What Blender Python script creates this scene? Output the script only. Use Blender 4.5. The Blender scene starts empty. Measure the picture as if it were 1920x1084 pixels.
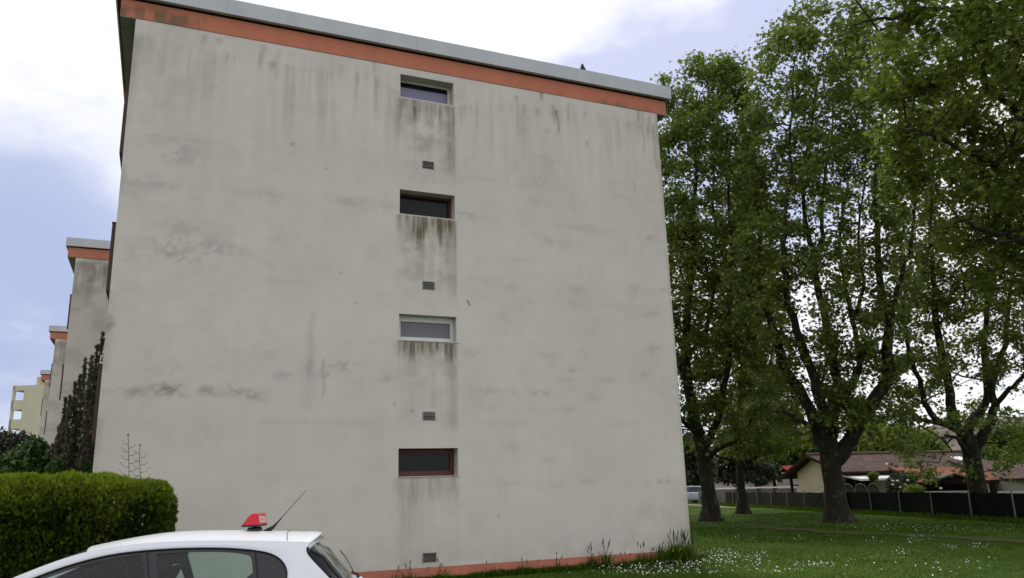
import bpy, math, random
import numpy as np
from mathutils import Vector, Matrix
from mathutils.geometry import tessellate_polygon

# ------------------------------------------------------------------ camera, sky, sun, exposure
C = bpy.context.scene.collection
SC = bpy.context.scene
F = 1500.0
CAM = np.array([1.0338, -15.5114, 1.65])
RR = np.array([0.918532, -0.3942842, -0.02896436])
UU = np.array([-0.06985994, -0.23398381, 0.96972737])
FF = np.array([0.38912537, 0.88870217, 0.24246629])
cd = bpy.data.cameras.new('camera')
cd.lens = 36.0 * F / 1920.0
cd.sensor_width = 36.0
cd.clip_end = 5000.0
cam = bpy.data.objects.new('camera', cd)
C.objects.link(cam)
m = Matrix(((RR[0], UU[0], -FF[0], CAM[0]), (RR[1], UU[1], -FF[1], CAM[1]), (RR[2], UU[2], -FF[2], CAM[2]), (0, 0, 0, 1)))
cam.matrix_world = m
SC.camera = cam
SC.view_settings.view_transform = 'Standard'
SC.view_settings.look = 'None'
SC.view_settings.exposure = 0.14
SC.view_settings.gamma = 1.0
SC.cycles.max_bounces = 8
SC.cycles.transparent_max_bounces = 12


def at(x, y, plane, val):
    """world point seen at photo pixel (x, y) on a plane: 'x','y','z' = val, or at axis distance 'd'"""
    v = FF + RR * (x - 960) / F + UU * (542 - y) / F
    if plane == 'd':
        return CAM + v * val
    i = 'xyz'.index(plane)
    return CAM + v * ((val - CAM[i]) / v[i])


SUN_EL, SUN_AZ = math.radians(58), math.radians(20)      # azimuth from +Y towards +X: behind the block
w = bpy.data.worlds.new('World')
SC.world = w
w.use_nodes = True
nt = w.node_tree
nt.nodes.clear()


class NT:
    """tiny node-graph helper"""
    def __init__(s, tree): s.t = tree
    def n(s, kind, **kw):
        nd = s.t.nodes.new(kind)
        for k, v in kw.items():
            if k.startswith('i_'):
                nd.inputs[k[2:].replace('_', ' ')].default_value = v
            else:
                setattr(nd, k, v)
        return nd
    def l(s, a, b): s.t.links.new(a, b)
    def val(s, x, sock):
        if hasattr(x, 'links') or hasattr(x, 'is_linked'): s.l(x, sock)
        else: sock.default_value = x
    def math(s, op, a, b=0.0, c=0.0, clamp=False):
        nd = s.t.nodes.new('ShaderNodeMath'); nd.operation = op; nd.use_clamp = clamp
        s.val(a, nd.inputs[0]); s.val(b, nd.inputs[1]); s.val(c, nd.inputs[2])
        return nd.outputs[0]
    def mix(s, fac, a, b, kind='MIX'):
        nd = s.t.nodes.new('ShaderNodeMix'); nd.data_type = 'RGBA'; nd.blend_type = kind
        s.val(fac, nd.inputs[0])
        for x, k in ((a, 6), (b, 7)):
            if isinstance(x, tuple): nd.inputs[k].default_value = (*x[:3], 1)
            else: s.l(x, nd.inputs[k])
        return nd.outputs[2]
    def ramp(s, fac, lo, hi):
        nd = s.t.nodes.new('ShaderNodeMapRange'); nd.interpolation_type = 'SMOOTHSTEP'
        s.val(fac, nd.inputs[0]); nd.inputs[1].default_value = lo; nd.inputs[2].default_value = hi
        return nd.outputs[0]
    def noise(s, vec, scale, detail=4, rough=.55, out=0):
        nd = s.t.nodes.new('ShaderNodeTexNoise'); nd.inputs['Scale'].default_value = scale
        nd.inputs['Detail'].default_value = detail; nd.inputs['Roughness'].default_value = rough
        s.l(vec, nd.inputs['Vector'])
        return nd.outputs[out]
    def mapv(s, vec, scale):
        nd = s.t.nodes.new('ShaderNodeMapping'); nd.inputs['Scale'].default_value = scale
        s.l(vec, nd.inputs['Vector'])
        return nd.outputs[0]


g = NT(nt)
tc = g.n('ShaderNodeTexCoord')
sky = g.n('ShaderNodeTexSky', sky_type='NISHITA', sun_disc=False, sun_elevation=SUN_EL, sun_rotation=SUN_AZ)
sky.altitude = 50; sky.dust_density = 2.0
dirv = tc.outputs['Generated']
cn = g.noise(g.mapv(dirv, (1.0, 1.0, 2.2)), 3.4, 9, .60)
cn2 = g.noise(g.mapv(dirv, (1.0, 1.0, 3.0)), 6.0, 6, .6)


def toward(px, py, width):
    v = FF + RR * (px - 960) / F + UU * (542 - py) / F
    v = v / np.linalg.norm(v)
    d = g.n('ShaderNodeVectorMath', operation='DOT_PRODUCT')
    g.l(dirv, d.inputs[0]); d.inputs[1].default_value = tuple(v)
    return g.ramp(d.outputs['Value'], math.cos(math.radians(width)), 1.0)


gap = g.math('ADD', g.math('MULTIPLY', toward(1360, 80, 17), 1.6), g.math('MULTIPLY', toward(20, 545, 10), 1.0))
gap = g.math('ADD', gap, g.math('MULTIPLY', toward(1120, 130, 8), .35))
gap = g.math('SUBTRACT', gap, g.math('MULTIPLY', toward(1180, -90, 11), 1.5))
gap = g.math('SUBTRACT', gap, g.math('MULTIPLY', toward(860, 20, 9), .7))
mixn = g.math('ADD', g.math('MULTIPLY', cn, 1.3), g.math('MULTIPLY', cn2, .5))     # mean about .9
blue = g.ramp(g.math('ADD', mixn, g.math('MULTIPLY', gap, .5)), .92, 1.35)
cloud = g.mix(g.ramp(cn2, .3, .75), (8.6, 8.8, 9.3), (10.6, 10.6, 10.8))
veil = g.mix(.80, sky.outputs[0], (6.2, 6.6, 8.9))
skyc = g.mix(blue, cloud, veil)
skyc = g.mix(g.math('MULTIPLY', g.math('MULTIPLY', toward(-20, 570, 13), .75), g.ramp(mixn, .55, .95), clamp=True), skyc, (3.7, 4.5, 6.8))
bg = g.n('ShaderNodeBackground', i_Strength=0.1)
g.l(skyc, bg.inputs['Color'])
wo = g.n('ShaderNodeOutputWorld')
g.l(bg.outputs[0], wo.inputs[0])

sd = bpy.data.lights.new('sun', 'SUN')
sd.energy = 1.8
sd.angle = math.radians(14)
sd.color = (1.0, .95, .88)
sun = bpy.data.objects.new('sun', sd)
C.objects.link(sun)
sv = Vector((math.sin(SUN_AZ) * math.cos(SUN_EL), math.cos(SUN_AZ) * math.cos(SUN_EL), math.sin(SUN_EL)))
sun.rotation_euler = sv.to_track_quat('Z', 'Y').to_euler()
sun.location = (0, 30, 60)

random.seed(7)
rng = np.random.default_rng(11)
PI = math.pi

# ------------------------------------------------------------------ materials
def new_mat(name):
    mt = bpy.data.materials.new(name); mt.use_nodes = True
    t = mt.node_tree
    return mt, NT(t), t.nodes['Principled BSDF']


def plain(name, col, rough=.6, metal=0.0, vary=.12, scale=3.0, bump=0.0, bscale=60.0, spec=.5, streak=False):
    """painted or solid surface with a little procedural wear"""
    mt, g, b = new_mat(name)
    tc = g.n('ShaderNodeTexCoord').outputs['Object']
    v = g.mapv(tc, (6, 6, .8)) if streak else tc
    n = g.noise(v, scale, 6, .6)
    c = g.mix(g.ramp(n, .25, .75), tuple(x * (1 - vary) for x in col), tuple(min(1, x * (1 + vary)) for x in col))
    g.l(c, b.inputs['Base Color'])
    b.inputs['Roughness'].default_value = rough
    b.inputs['Metallic'].default_value = metal
    b.inputs['Specular IOR Level'].default_value = spec
    if bump:
        bn = g.n('ShaderNodeBump', i_Strength=bump, i_Distance=.01)
        g.l(g.noise(tc, bscale, 5, .6), bn.inputs['Height'])
        g.l(bn.outputs[0], b.inputs['Normal'])
    return mt


def stained(name, col, rough=.85):
    """render reading a painted-on stain attribute: R = brown run-off, G = grey soot, B = green algae"""
    mt, g, b = new_mat(name)
    tc = g.n('ShaderNodeTexCoord').outputs['Object']
    at_ = g.n('ShaderNodeAttribute', attribute_name='stain')
    sp = g.n('ShaderNodeSeparateColor'); g.l(at_.outputs['Color'], sp.inputs[0])
    n1 = g.noise(tc, .55, 4, .5); n2 = g.noise(g.mapv(tc, (1, 1, .25)), 3.0, 6, .65); n3 = g.noise(tc, 38, 4, .7)
    c = g.mix(g.ramp(n1, .3, .7), tuple(x * .96 for x in col), tuple(x * 1.03 for x in col))
    c = g.mix(g.math('MULTIPLY', g.ramp(n2, .35, .8), .10), c, tuple(x * .55 for x in col))
    c = g.mix(g.math('MULTIPLY', g.ramp(n3, .48, .75), .20), c, tuple(x * .5 for x in col))
    fine = g.math('ADD', .62, g.math('MULTIPLY', n3, .76))
    c = g.mix(g.math('MULTIPLY', sp.outputs[2], fine, clamp=True), c, (.26, .27, .13))
    c = g.mix(g.math('MULTIPLY', sp.outputs[1], fine, clamp=True), c, (.15, .145, .125))
    c = g.mix(g.math('MULTIPLY', sp.outputs[0], fine, clamp=True), c, (.135, .105, .055))
    g.l(c, b.inputs['Base Color'])
    b.inputs['Roughness'].default_value = rough
    b.inputs['Specular IOR Level'].default_value = .2
    bn = g.n('ShaderNodeBump', i_Strength=.35, i_Distance=.006)
    g.l(g.noise(tc, 55, 5, .7), bn.inputs['Height'])
    g.l(bn.outputs[0], b.inputs['Normal'])
    return mt


def glass_dark(name, tint, rough=.04, see=0.0, refl=1.0):
    mt, g, b = new_mat(name)
    out = g.t.nodes['Material Output']
    if see:
        g.t.nodes.remove(b)
        tr = g.n('ShaderNodeBsdfTransparent'); tr.inputs[0].default_value = (*tint, 1)
        gl = g.n('ShaderNodeBsdfGlossy'); gl.inputs['Roughness'].default_value = rough
        fr = g.n('ShaderNodeFresnel', i_IOR=1.55)
        mx = g.n('ShaderNodeMixShader')
        g.l(g.math('MULTIPLY', fr.outputs[0], refl, clamp=True), mx.inputs[0]); g.l(tr.outputs[0], mx.inputs[1]); g.l(gl.outputs[0], mx.inputs[2])
        g.l(mx.outputs[0], out.inputs[0])
    else:
        b.inputs['Base Color'].default_value = (*tint, 1)
        b.inputs['Roughness'].default_value = rough
        b.inputs['Specular IOR Level'].default_value = refl
        tcn = g.n('ShaderNodeTexCoord').outputs['Object']
        bn = g.n('ShaderNodeBump', i_Strength=.05, i_Distance=.02)
        g.l(g.noise(tcn, 2.5, 2), bn.inputs['Height']); g.l(bn.outputs[0], b.inputs['Normal'])
    return mt


def leaf_mat(name, c1, c2, trans=.35, rough=.5, spec=.35):
    mt, g, b = new_mat(name)
    a = g.n('ShaderNodeAttribute', attribute_name='tint')
    c = g.mix(a.outputs['Fac'], c1, c2)
    out = g.t.nodes['Material Output']
    g.l(c, b.inputs['Base Color'])
    b.inputs['Roughness'].default_value = rough
    b.inputs['Specular IOR Level'].default_value = spec
    tr = g.n('ShaderNodeBsdfTranslucent')
    g.l(g.mix(.5, c, (1.0, 1.0, .25), 'MULTIPLY'), tr.inputs[0])
    mx = g.n('ShaderNodeMixShader'); mx.inputs[0].default_value = trans
    g.l(b.outputs[0], mx.inputs[1]); g.l(tr.outputs[0], mx.inputs[2]); g.l(mx.outputs[0], out.inputs[0])
    return mt


def bark_mat(name, dark, pale, amount=(.52, .68)):
    mt, g, b = new_mat(name)
    tc = g.n('ShaderNodeTexCoord').outputs['Object']
    n = g.noise(g.mapv(tc, (1, 1, .55)), 5.0, 5, .6); n2 = g.noise(tc, 22, 4, .7)
    c = g.mix(g.ramp(n, *amount), dark, pale)
    c = g.mix(g.math('MULTIPLY', g.ramp(n2, .45, .75), .5), c, tuple(x * .45 for x in dark))
    g.l(c, b.inputs['Base Color']); b.inputs['Roughness'].default_value = .9; b.inputs['Specular IOR Level'].default_value = .2
    bn = g.n('ShaderNodeBump', i_Strength=.8, i_Distance=.03)
    g.l(g.math('ADD', n2, n), bn.inputs['Height']); g.l(bn.outputs[0], b.inputs['Normal'])
    return mt


def tile_mat(name, c1, c2, su=3.6, sv=3.2):
    """interlocking roof tiles from UV-less object coords: x along ridge, z up the slope"""
    mt, g, b = new_mat(name)
    uv = g.n('ShaderNodeAttribute', attribute_name='slope')
    sep = g.n('ShaderNodeSeparateXYZ'); g.l(uv.outputs['Vector'], sep.inputs[0])
    fu = g.math('FRACT', g.math('MULTIPLY', sep.outputs[0], su)); fv = g.math('FRACT', g.math('MULTIPLY', sep.outputs[1], sv))
    br = g.n('ShaderNodeTexWhiteNoise', noise_dimensions='2D')
    cb = g.n('ShaderNodeCombineXYZ')
    g.l(g.math('FLOOR', g.math('MULTIPLY', sep.outputs[0], su)), cb.inputs[0]); g.l(g.math('FLOOR', g.math('MULTIPLY', sep.outputs[1], sv)), cb.inputs[1])
    g.l(cb.outputs[0], br.inputs['Vector'])
    n = g.noise(g.n('ShaderNodeTexCoord').outputs['Object'], .6, 5, .6)
    c = g.mix(br.outputs[0], c1, c2)
    c = g.mix(g.ramp(n, .4, .75), c, tuple(x * .55 for x in c1))
    gapm = g.math('MAXIMUM', g.ramp(fu, .86, .95), g.ramp(fv, .80, .94))
    c = g.mix(g.math('MULTIPLY', gapm, .75), c, tuple(x * .3 for x in c1))
    g.l(c, b.inputs['Base Color']); b.inputs['Roughness'].default_value = .85; b.inputs['Specular IOR Level'].default_value = .12
    bn = g.n('ShaderNodeBump', i_Strength=.9, i_Distance=.05)
    g.l(g.math('ADD', g.math('SINE', g.math('MULTIPLY', fu, PI)), g.math('SUBTRACT', 1.0, fv)), bn.inputs['Height'])
    g.l(bn.outputs[0], b.inputs['Normal'])
    return mt


M = {}
M['wall'] = stained('stained_render', (.665, .618, .566))
M['wall2'] = plain('pale_render', (.50, .475, .43), .9, vary=.10, scale=1.2, bump=.2, streak=True)
M['orange'] = stained('orange_render', (.56, .20, .125))
M['orange2'] = plain('orange_band', (.50, .18, .115), .85, vary=.1, scale=2, bump=.2)
M['zinc'] = plain('zinc_coping', (.50, .52, .555), .6, .0, vary=.07, scale=1.5, streak=False)
M['soffit'] = plain('mouldy_soffit', (.20, .195, .165), .9, vary=.25, scale=2)
M['oxblood'] = plain('oxblood_paint', (.060, .018, .017), .5, vary=.2, scale=2)
M['redframe'] = plain('red_window_paint', (.095, .020, .016), .5, vary=.2, scale=5)
M['whiteframe'] = plain('white_window_plastic', (.62, .62, .58), .4, vary=.05)
M['glass'] = glass_dark('window_glass', (.010, .013, .013), .10, refl=.18)
M['glassdim'] = glass_dark('frosted_pane', (.13, .135, .155), .35, refl=.5)
M['glassblue'] = glass_dark('bright_pane', (.15, .14, .27), .2, refl=.7)
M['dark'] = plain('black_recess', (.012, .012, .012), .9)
M['ventmetal'] = plain('vent_slats', (.34, .33, .30), .7)
M['reveal'] = plain('reveal_render', (.50, .47, .40), .9, vary=.15, scale=6, bump=.3)
M['cream'] = plain('cream_render', (.56, .53, .40), .85, vary=.06, scale=.6, bump=.1, streak=False)
M['ochre'] = plain('ochre_stained_render', (.42, .30, .10), .9, vary=.45, scale=1.2, streak=True)
M['housecream'] = plain('house_render', (.52, .455, .31), .9, vary=.08, scale=1.5, bump=.3)
M['housewhite'] = plain('house_pale_render', (.50, .47, .40), .9, vary=.08, scale=1.5, bump=.2)
M['pink'] = plain('pink_render', (.55, .43, .43), .9, vary=.06, scale=.8)
M['tile_brown'] = tile_mat('brown_roof_tiles', (.075, .048, .038), (.125, .080, .062))
M['tile_orange'] = tile_mat('orange_roof_tiles', (.19, .060, .034), (.28, .095, .055))
M['roof_far'] = plain('far_roof_tiles', (.105, .075, .058), .9, vary=.15, scale=1)
M['redroof'] = plain('red_roof_sheet', (.50, .09, .045), .7, vary=.1)
M['whitepaint'] = plain('white_paint', (.74, .74, .72), .5, vary=.05)
M['timber'] = plain('dark_timber', (.035, .022, .016), .8, vary=.3, scale=8, spec=.08)
M['lath'] = plain('weathered_lath', (.105, .095, .08), .9, vary=.35, scale=5, spec=.08)
M['greenmesh'] = plain('dark_green_screen', (.007, .011, .008), .9, vary=.3, scale=3, bump=.3, bscale=40, spec=.08)
M['reed'] = plain('dark_reed_screen', (.028, .027, .020), .9, vary=.5, scale=4, bump=.5, bscale=40, streak=True, spec=.08)
M['post'] = plain('grey_post', (.17, .16, .14), .8, vary=.2, scale=6)
M['concrete'] = plain('concrete', (.30, .29, .27), .9, vary=.15, scale=3, bump=.2)
M['steel'] = plain('galvanised_steel', (.35, .36, .36), .5, .4)
M['carwhite'] = plain('white_car_paint', (.78, .80, .84), .22, vary=.012, scale=1.0, spec=.6)
M['carblack'] = plain('black_trim', (.014, .015, .017), .32, vary=.1)
M['carrubber'] = plain('black_rubber', (.012, .012, .012), .8, vary=.2)
M['carinterior'] = plain('dark_upholstery', (.022, .023, .026), .85, vary=.2)
M['headliner'] = plain('grey_headliner', (.20, .205, .20), .9)
M['carglass'] = glass_dark('tinted_car_glass', (.70, .83, .79), .01, see=1, refl=1.0)
M['lampglass'] = glass_dark('lamp_lens', (.30, .30, .32), .08)
M['lampred'] = plain('red_lens', (.30, .01, .012), .15)
M['alloy'] = plain('alloy_rim', (.42, .43, .44), .35, .7)
M['signred'] = plain('red_sign_plastic', (.62, .022, .04), .3, vary=.03)
M['signwhite'] = plain('white_letters', (.80, .78, .78), .5, vary=.02)
M['silver'] = plain('silver_car_paint', (.42, .45, .50), .25, .2, vary=.02)
M['bark'] = bark_mat('plane_bark', (.036, .031, .022), (.10, .092, .07))
M['twig'] = bark_mat('twig_bark', (.045, .036, .026), (.08, .066, .05))
M['leaf'] = leaf_mat('plane_leaves', (.088, .130, .030), (.225, .300, .068), .48, .5, .2)
M['leafnear'] = leaf_mat('near_plane_leaves', (.095, .140, .030), (.240, .315, .068), .5, .5, .2)
M['leaflime'] = leaf_mat('lime_leaves', (.11, .15, .028), (.25, .32, .06), .4)
M['leafdark'] = leaf_mat('dark_leaves', (.020, .034, .016), (.045, .070, .025), .25)
M['leafgrey'] = leaf_mat('dusky_leaves', (.035, .048, .032), (.06, .08, .045), .25)
M['cypress'] = leaf_mat('bronze_cypress', (.055, .056, .038), (.165, .150, .105), .15, .8, .08)
M['laurel'] = leaf_mat('laurel_leaves', (.035, .075, .018), (.10, .19, .04), .3, .35)
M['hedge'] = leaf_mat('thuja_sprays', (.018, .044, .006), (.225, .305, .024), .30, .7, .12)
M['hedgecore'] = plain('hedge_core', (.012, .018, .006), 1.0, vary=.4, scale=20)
M['grassblade'] = leaf_mat('grass_blades', (.028, .070, .006), (.100, .168, .016), .35, .8, .03)
M['strawblade'] = leaf_mat('dry_grass', (.08, .085, .035), (.22, .19, .10), .3, .7)
M['yellow'] = plain('yellow_petals', (.65, .52, .03), .7)
M['daisy'] = plain('white_petals', (.82, .82, .80), .7, vary=.02)
M['crow'] = plain('black_feathers', (.012, .012, .016), .5)
M['whiterose'] = plain('white_roses', (.70, .70, .62), .8)


def lawn_mat():
    mt, g, b = new_mat('lawn')
    tc = g.n('ShaderNodeTexCoord').outputs['Object']
    n = g.noise(tc, .22, 5, .6); n2 = g.noise(tc, 3.5, 6, .7); n3 = g.noise(tc, 26, 4, .7)
    c = g.mix(g.ramp(n, .35, .68), (.032, .070, .007), (.058, .106, .011))
    c = g.mix(g.ramp(n2, .42, .72), c, (.070, .094, .010))
    c = g.mix(g.math('MULTIPLY', g.ramp(n3, .45, .7), .55), c, (.016, .034, .006))
    g.l(c, b.inputs['Base Color']); b.inputs['Roughness'].default_value = .95; b.inputs['Specular IOR Level'].default_value = .1
    bn = g.n('ShaderNodeBump', i_Strength=.7, i_Distance=.03)
    g.l(n3, bn.inputs['Height']); g.l(bn.outputs[0], b.inputs['Normal'])
    return mt


def asphalt_mat(name, col):
    mt, g, b = new_mat(name)
    tc = g.n('ShaderNodeTexCoord').outputs['Object']
    n = g.noise(tc, .7, 5, .6); n3 = g.noise(tc, 90, 3, .7)
    c = g.mix(g.ramp(n, .3, .7), tuple(x * .85 for x in col), tuple(x * 1.15 for x in col))
    c = g.mix(g.math('MULTIPLY', g.ramp(n3, .45, .7), .4), c, tuple(x * 2 for x in col))
    g.l(c, b.inputs['Base Color']); b.inputs['Roughness'].default_value = .95; b.inputs['Specular IOR Level'].default_value = .06
    bn = g.n('ShaderNodeBump', i_Strength=.4, i_Distance=.01)
    g.l(n3, bn.inputs['Height']); g.l(bn.outputs[0], b.inputs['Normal'])
    return mt


M['lawn'] = lawn_mat()
M['asphalt'] = asphalt_mat('asphalt', (.05, .05, .052))
M['trail'] = asphalt_mat('worn_trail', (.060, .066, .026))
M['gravelpath'] = asphalt_mat('pale_path', (.15, .15, .09))

# ------------------------------------------------------------------ mesh helpers
class MB:
    def __init__(s): s.v = []; s.f = []
    def add(s, vs, fs):
        o = len(s.v); s.v.extend([tuple(map(float, p)) for p in vs]); s.f.extend([tuple(i + o for i in f) for f in fs]); return s
    def box(s, x0, x1, y0, y1, z0, z1):
        return s.add([(x, y, z) for z in (z0, z1) for y in (y0, y1) for x in (x0, x1)],
                     [(0, 2, 3, 1), (4, 5, 7, 6), (0, 1, 5, 4), (2, 6, 7, 3), (0, 4, 6, 2), (1, 3, 7, 5)])
    def obox(s, c, u, v, w):
        """oriented box: corner c, edge vectors u, v, w"""
        c, u, v, w = map(np.array, (c, u, v, w))
        if np.dot(np.cross(u, v), w) < 0: u, v = v, u
        return s.add([c, c + u, c + v, c + u + v, c + w, c + u + w, c + v + w, c + u + v + w],
                     [(0, 2, 3, 1), (4, 5, 7, 6), (0, 1, 5, 4), (2, 6, 7, 3), (0, 4, 6, 2), (1, 3, 7, 5)])
    def prism(s, pts, ext):
        """extrude a planar polygon (list of 3d points) by vector ext"""
        n = len(pts); e = np.array(ext, float)
        a = [np.array(p, float) for p in pts]
        nrm = sum((np.cross(a[i], a[(i + 1) % n]) for i in range(n)), np.zeros(3))
        if np.dot(nrm, e) > 0: a = a[::-1]
        return s.add(a + [p + e for p in a], [tuple(range(n)), tuple(range(2 * n - 1, n - 1, -1))] + [(i, i + n, (i + 1) % n + n, (i + 1) % n) for i in range(n)])
    def tube(s, pts, rad, seg=8, cap=True):
        pts = [np.array(p, float) for p in pts]; n = len(pts)
        rad = rad if hasattr(rad, '__len__') else [rad] * n
        o = len(s.v); ref = None
        for i, p in enumerate(pts):
            t = pts[min(i + 1, n - 1)] - pts[max(i - 1, 0)]
            t = t / (np.linalg.norm(t) + 1e-9)
            if ref is None:
                ref = np.cross(t, (0, 0, 1.0) if abs(t[2]) < .9 else (1.0, 0, 0))
            a = ref - t * np.dot(ref, t); a /= (np.linalg.norm(a) + 1e-9); b = np.cross(t, a); ref = a
            for k in range(seg):
                q = 2 * PI * k / seg
                s.v.append(tuple(p + rad[i] * (math.cos(q) * a + math.sin(q) * b)))
        for i in range(n - 1):
            for k in range(seg):
                k2 = (k + 1) % seg
                s.f.append((o + i * seg + k, o + i * seg + k2, o + (i + 1) * seg + k2, o + (i + 1) * seg + k))
        if cap:
            s.f.append(tuple(o + k for k in range(seg))[::-1]); s.f.append(tuple(o + (n - 1) * seg + k for k in range(seg)))
        return s
    def lathe(s, prof, c=(0, 0, 0), axis='z', seg=20):
        o = len(s.v)
        for (r, h) in prof:
            for k in range(seg):
                q = 2 * PI * k / seg; a, b = r * math.cos(q), r * math.sin(q)
                p = {'z': (a, b, h), 'y': (a, h, b), 'x': (h, a, b)}[axis]
                s.v.append((p[0] + c[0], p[1] + c[1], p[2] + c[2]))
        for i in range(len(prof) - 1):
            for k in range(seg):
                k2 = (k + 1) % seg
                s.f.append((o + i * seg + k, o + i * seg + k2, o + (i + 1) * seg + k2, o + (i + 1) * seg + k))
        return s
    def grid(s, rows):
        """surface through rows of points"""
        o = len(s.v); nc = len(rows[0])
        for r in rows: s.v.extend([tuple(map(float, p)) for p in r])
        for i in range(len(rows) - 1):
            for j in range(nc - 1):
                s.f.append((o + i * nc + j, o + i * nc + j + 1, o + (i + 1) * nc + j + 1, o + (i + 1) * nc + j))
        return s
    def build(s, name, mat, parent=None, smooth=False, bevel=0.0, recalc=True):
        me = bpy.data.meshes.new(name); me.from_pydata(s.v, [], s.f)
        if recalc:
            import bmesh
            bm = bmesh.new(); bm.from_mesh(me); bmesh.ops.recalc_face_normals(bm, faces=bm.faces); bm.to_mesh(me); bm.free()
        me.materials.append(mat)
        if smooth: me.shade_smooth()
        me.update()
        o = bpy.data.objects.new(name, me); C.objects.link(o)
        if parent: o.parent = parent; 
        if bevel:
            md = o.modifiers.new('bevel', 'BEVEL'); md.width = bevel; md.segments = 2; md.limit_method = 'ANGLE'
        return o


def tag(o, label=None, cat=None, group=None, kind=None):
    if label: o['label'] = label
    if cat: o['category'] = cat
    if group: o['group'] = group
    if kind: o['kind'] = kind
    return o


def thing(name, label, cat, loc=(0, 0, 0), rz=0.0, group=None):
    o = bpy.data.objects.new(name, None); C.objects.link(o)
    o.location = tuple(map(float, loc)); o.rotation_euler = (0, 0, rz); o.empty_display_size = .2
    return tag(o, label, cat, group)


def struct(name, mb, mat, **k):
    return tag(mb.build(name, mat, **k), kind='structure')


def mesh_np(name, verts, faces_flat, loop_total, mat, tint=None, smooth=False):
    me = bpy.data.meshes.new(name)
    nv = len(verts); nf = len(loop_total)
    me.vertices.add(nv); me.vertices.foreach_set('co', np.ascontiguousarray(verts, dtype=np.float32).ravel())
    me.loops.add(len(faces_flat)); me.loops.foreach_set('vertex_index', np.ascontiguousarray(faces_flat, dtype=np.int32))
    me.polygons.add(nf)
    ls = np.concatenate(([0], np.cumsum(loop_total)[:-1])).astype(np.int32)
    me.polygons.foreach_set('loop_start', ls)
    me.polygons.foreach_set('loop_total', np.asarray(loop_total, dtype=np.int32))
    if smooth: me.polygons.foreach_set('use_smooth', np.ones(nf, dtype=bool))
    if tint is not None:
        a = me.attributes.new('tint', 'FLOAT', 'FACE'); a.data.foreach_set('value', np.asarray(tint, dtype=np.float32))
    me.materials.append(mat)
    me.update(calc_edges=True); me.validate()
    return me


def link(name, me, parent=None):
    o = bpy.data.objects.new(name, me); C.objects.link(o)
    if parent: o.parent = parent
    return o


PLANE_LEAF = np.array([(0, 0, 0), (.16, .10, .03), (.50, .14, .02), (.27, .36, .06), (.46, .70, .0), (.17, .62, .05), (0, 1.0, -.06),
                       (-.17, .62, .05), (-.46, .70, .0), (-.27, .36, .06), (-.50, .14, .02), (-.16, .10, .03)])
OVAL_LEAF = np.array([(0, 0, 0), (.22, .3, .05), (.2, .7, .04), (0, 1.0, -.08), (-.2, .7, .04), (-.22, .3, .05)])
SPRAY = np.array([(0, 0, 0), (.20, .35, .02), (.30, .75, .06), (.07, .62, .0), (0, 1.0, 0), (-.07, .62, .0), (-.30, .75, .06), (-.20, .35, .02)])
BLADE = np.array([(-.06, 0, 0), (.06, 0, 0), (.03, .55, .06), (0, 1.0, .22)])


def leaves_mesh(name, pos, size, up, mat, tmpl=PLANE_LEAF, tint=None, tilt=.8, r=rng):
    """one flat lobed leaf per position; 'up' = mean leaf-normal (n,3) or None; size (n,)"""
    n = len(pos)
    nrm = (np.array([0, 0, 1.0]) if up is None else up) + r.normal(0, tilt, (n, 3))
    nrm /= np.linalg.norm(nrm, axis=1)[:, None]
    d = r.normal(0, 1, (n, 3)); d -= nrm * (d * nrm).sum(1)[:, None]; d /= np.linalg.norm(d, axis=1)[:, None]
    s = np.cross(d, nrm)
    T = tmpl
    V = pos[:, None, :] + size[:, None, None] * (T[None, :, 0, None] * s[:, None, :] + (T[None, :, 1, None] - .3) * d[:, None, :] + T[None, :, 2, None] * nrm[:, None, :])
    k = len(T)
    return mesh_np(name, V.reshape(-1, 3), np.arange(n * k), np.full(n, k), mat, tint if tint is not None else r.random(n))


def sprays_mesh(name, pos, size, dirs, mat, tmpl=SPRAY, tint=None, r=rng):
    """pointed pieces (thuja sprays, blades) growing along dirs"""
    n = len(pos)
    d = dirs / np.linalg.norm(dirs, axis=1)[:, None]
    s = np.cross(d, r.normal(0, 1, (n, 3))); s /= np.linalg.norm(s, axis=1)[:, None]
    nn = np.cross(s, d); T = tmpl
    V = pos[:, None, :] + size[:, None, None] * (T[None, :, 0, None] * s[:, None, :] + T[None, :, 1, None] * d[:, None, :] + T[None, :, 2, None] * nn[:, None, :])
    k = len(T)
    return mesh_np(name, V.reshape(-1, 3), np.arange(n * k), np.full(n, k), mat, tint if tint is not None else r.random(n))


def vnoise(x, y, seed=0):
    """smooth 2-D value noise in 0..1 (arrays)"""
    r = np.random.default_rng(seed); G = r.random((256, 256))
    xi = np.floor(x).astype(int); yi = np.floor(y).astype(int)
    fx = x - xi; fy = y - yi; fx = fx * fx * (3 - 2 * fx); fy = fy * fy * (3 - 2 * fy)
    a = G[xi % 256, yi % 256]; b = G[(xi + 1) % 256, yi % 256]; c = G[xi % 256, (yi + 1) % 256]; d = G[(xi + 1) % 256, (yi + 1) % 256]
    return a * (1 - fx) * (1 - fy) + b * fx * (1 - fy) + c * (1 - fx) * fy + d * fx * fy


def fbm(x, y, seed=0, oct=4):
    t = 0; a = 1; s = 0
    for i in range(oct):
        t = t + a * vnoise(x * 2 ** i + 13.7 * i, y * 2 ** i + 7.1 * i, seed + i); s += a; a *= .55
    return t / s


def sstep(x, lo, hi):
    t = np.clip((x - lo) / (hi - lo), 0, 1); return t * t * (3 - 2 * t)

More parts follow.
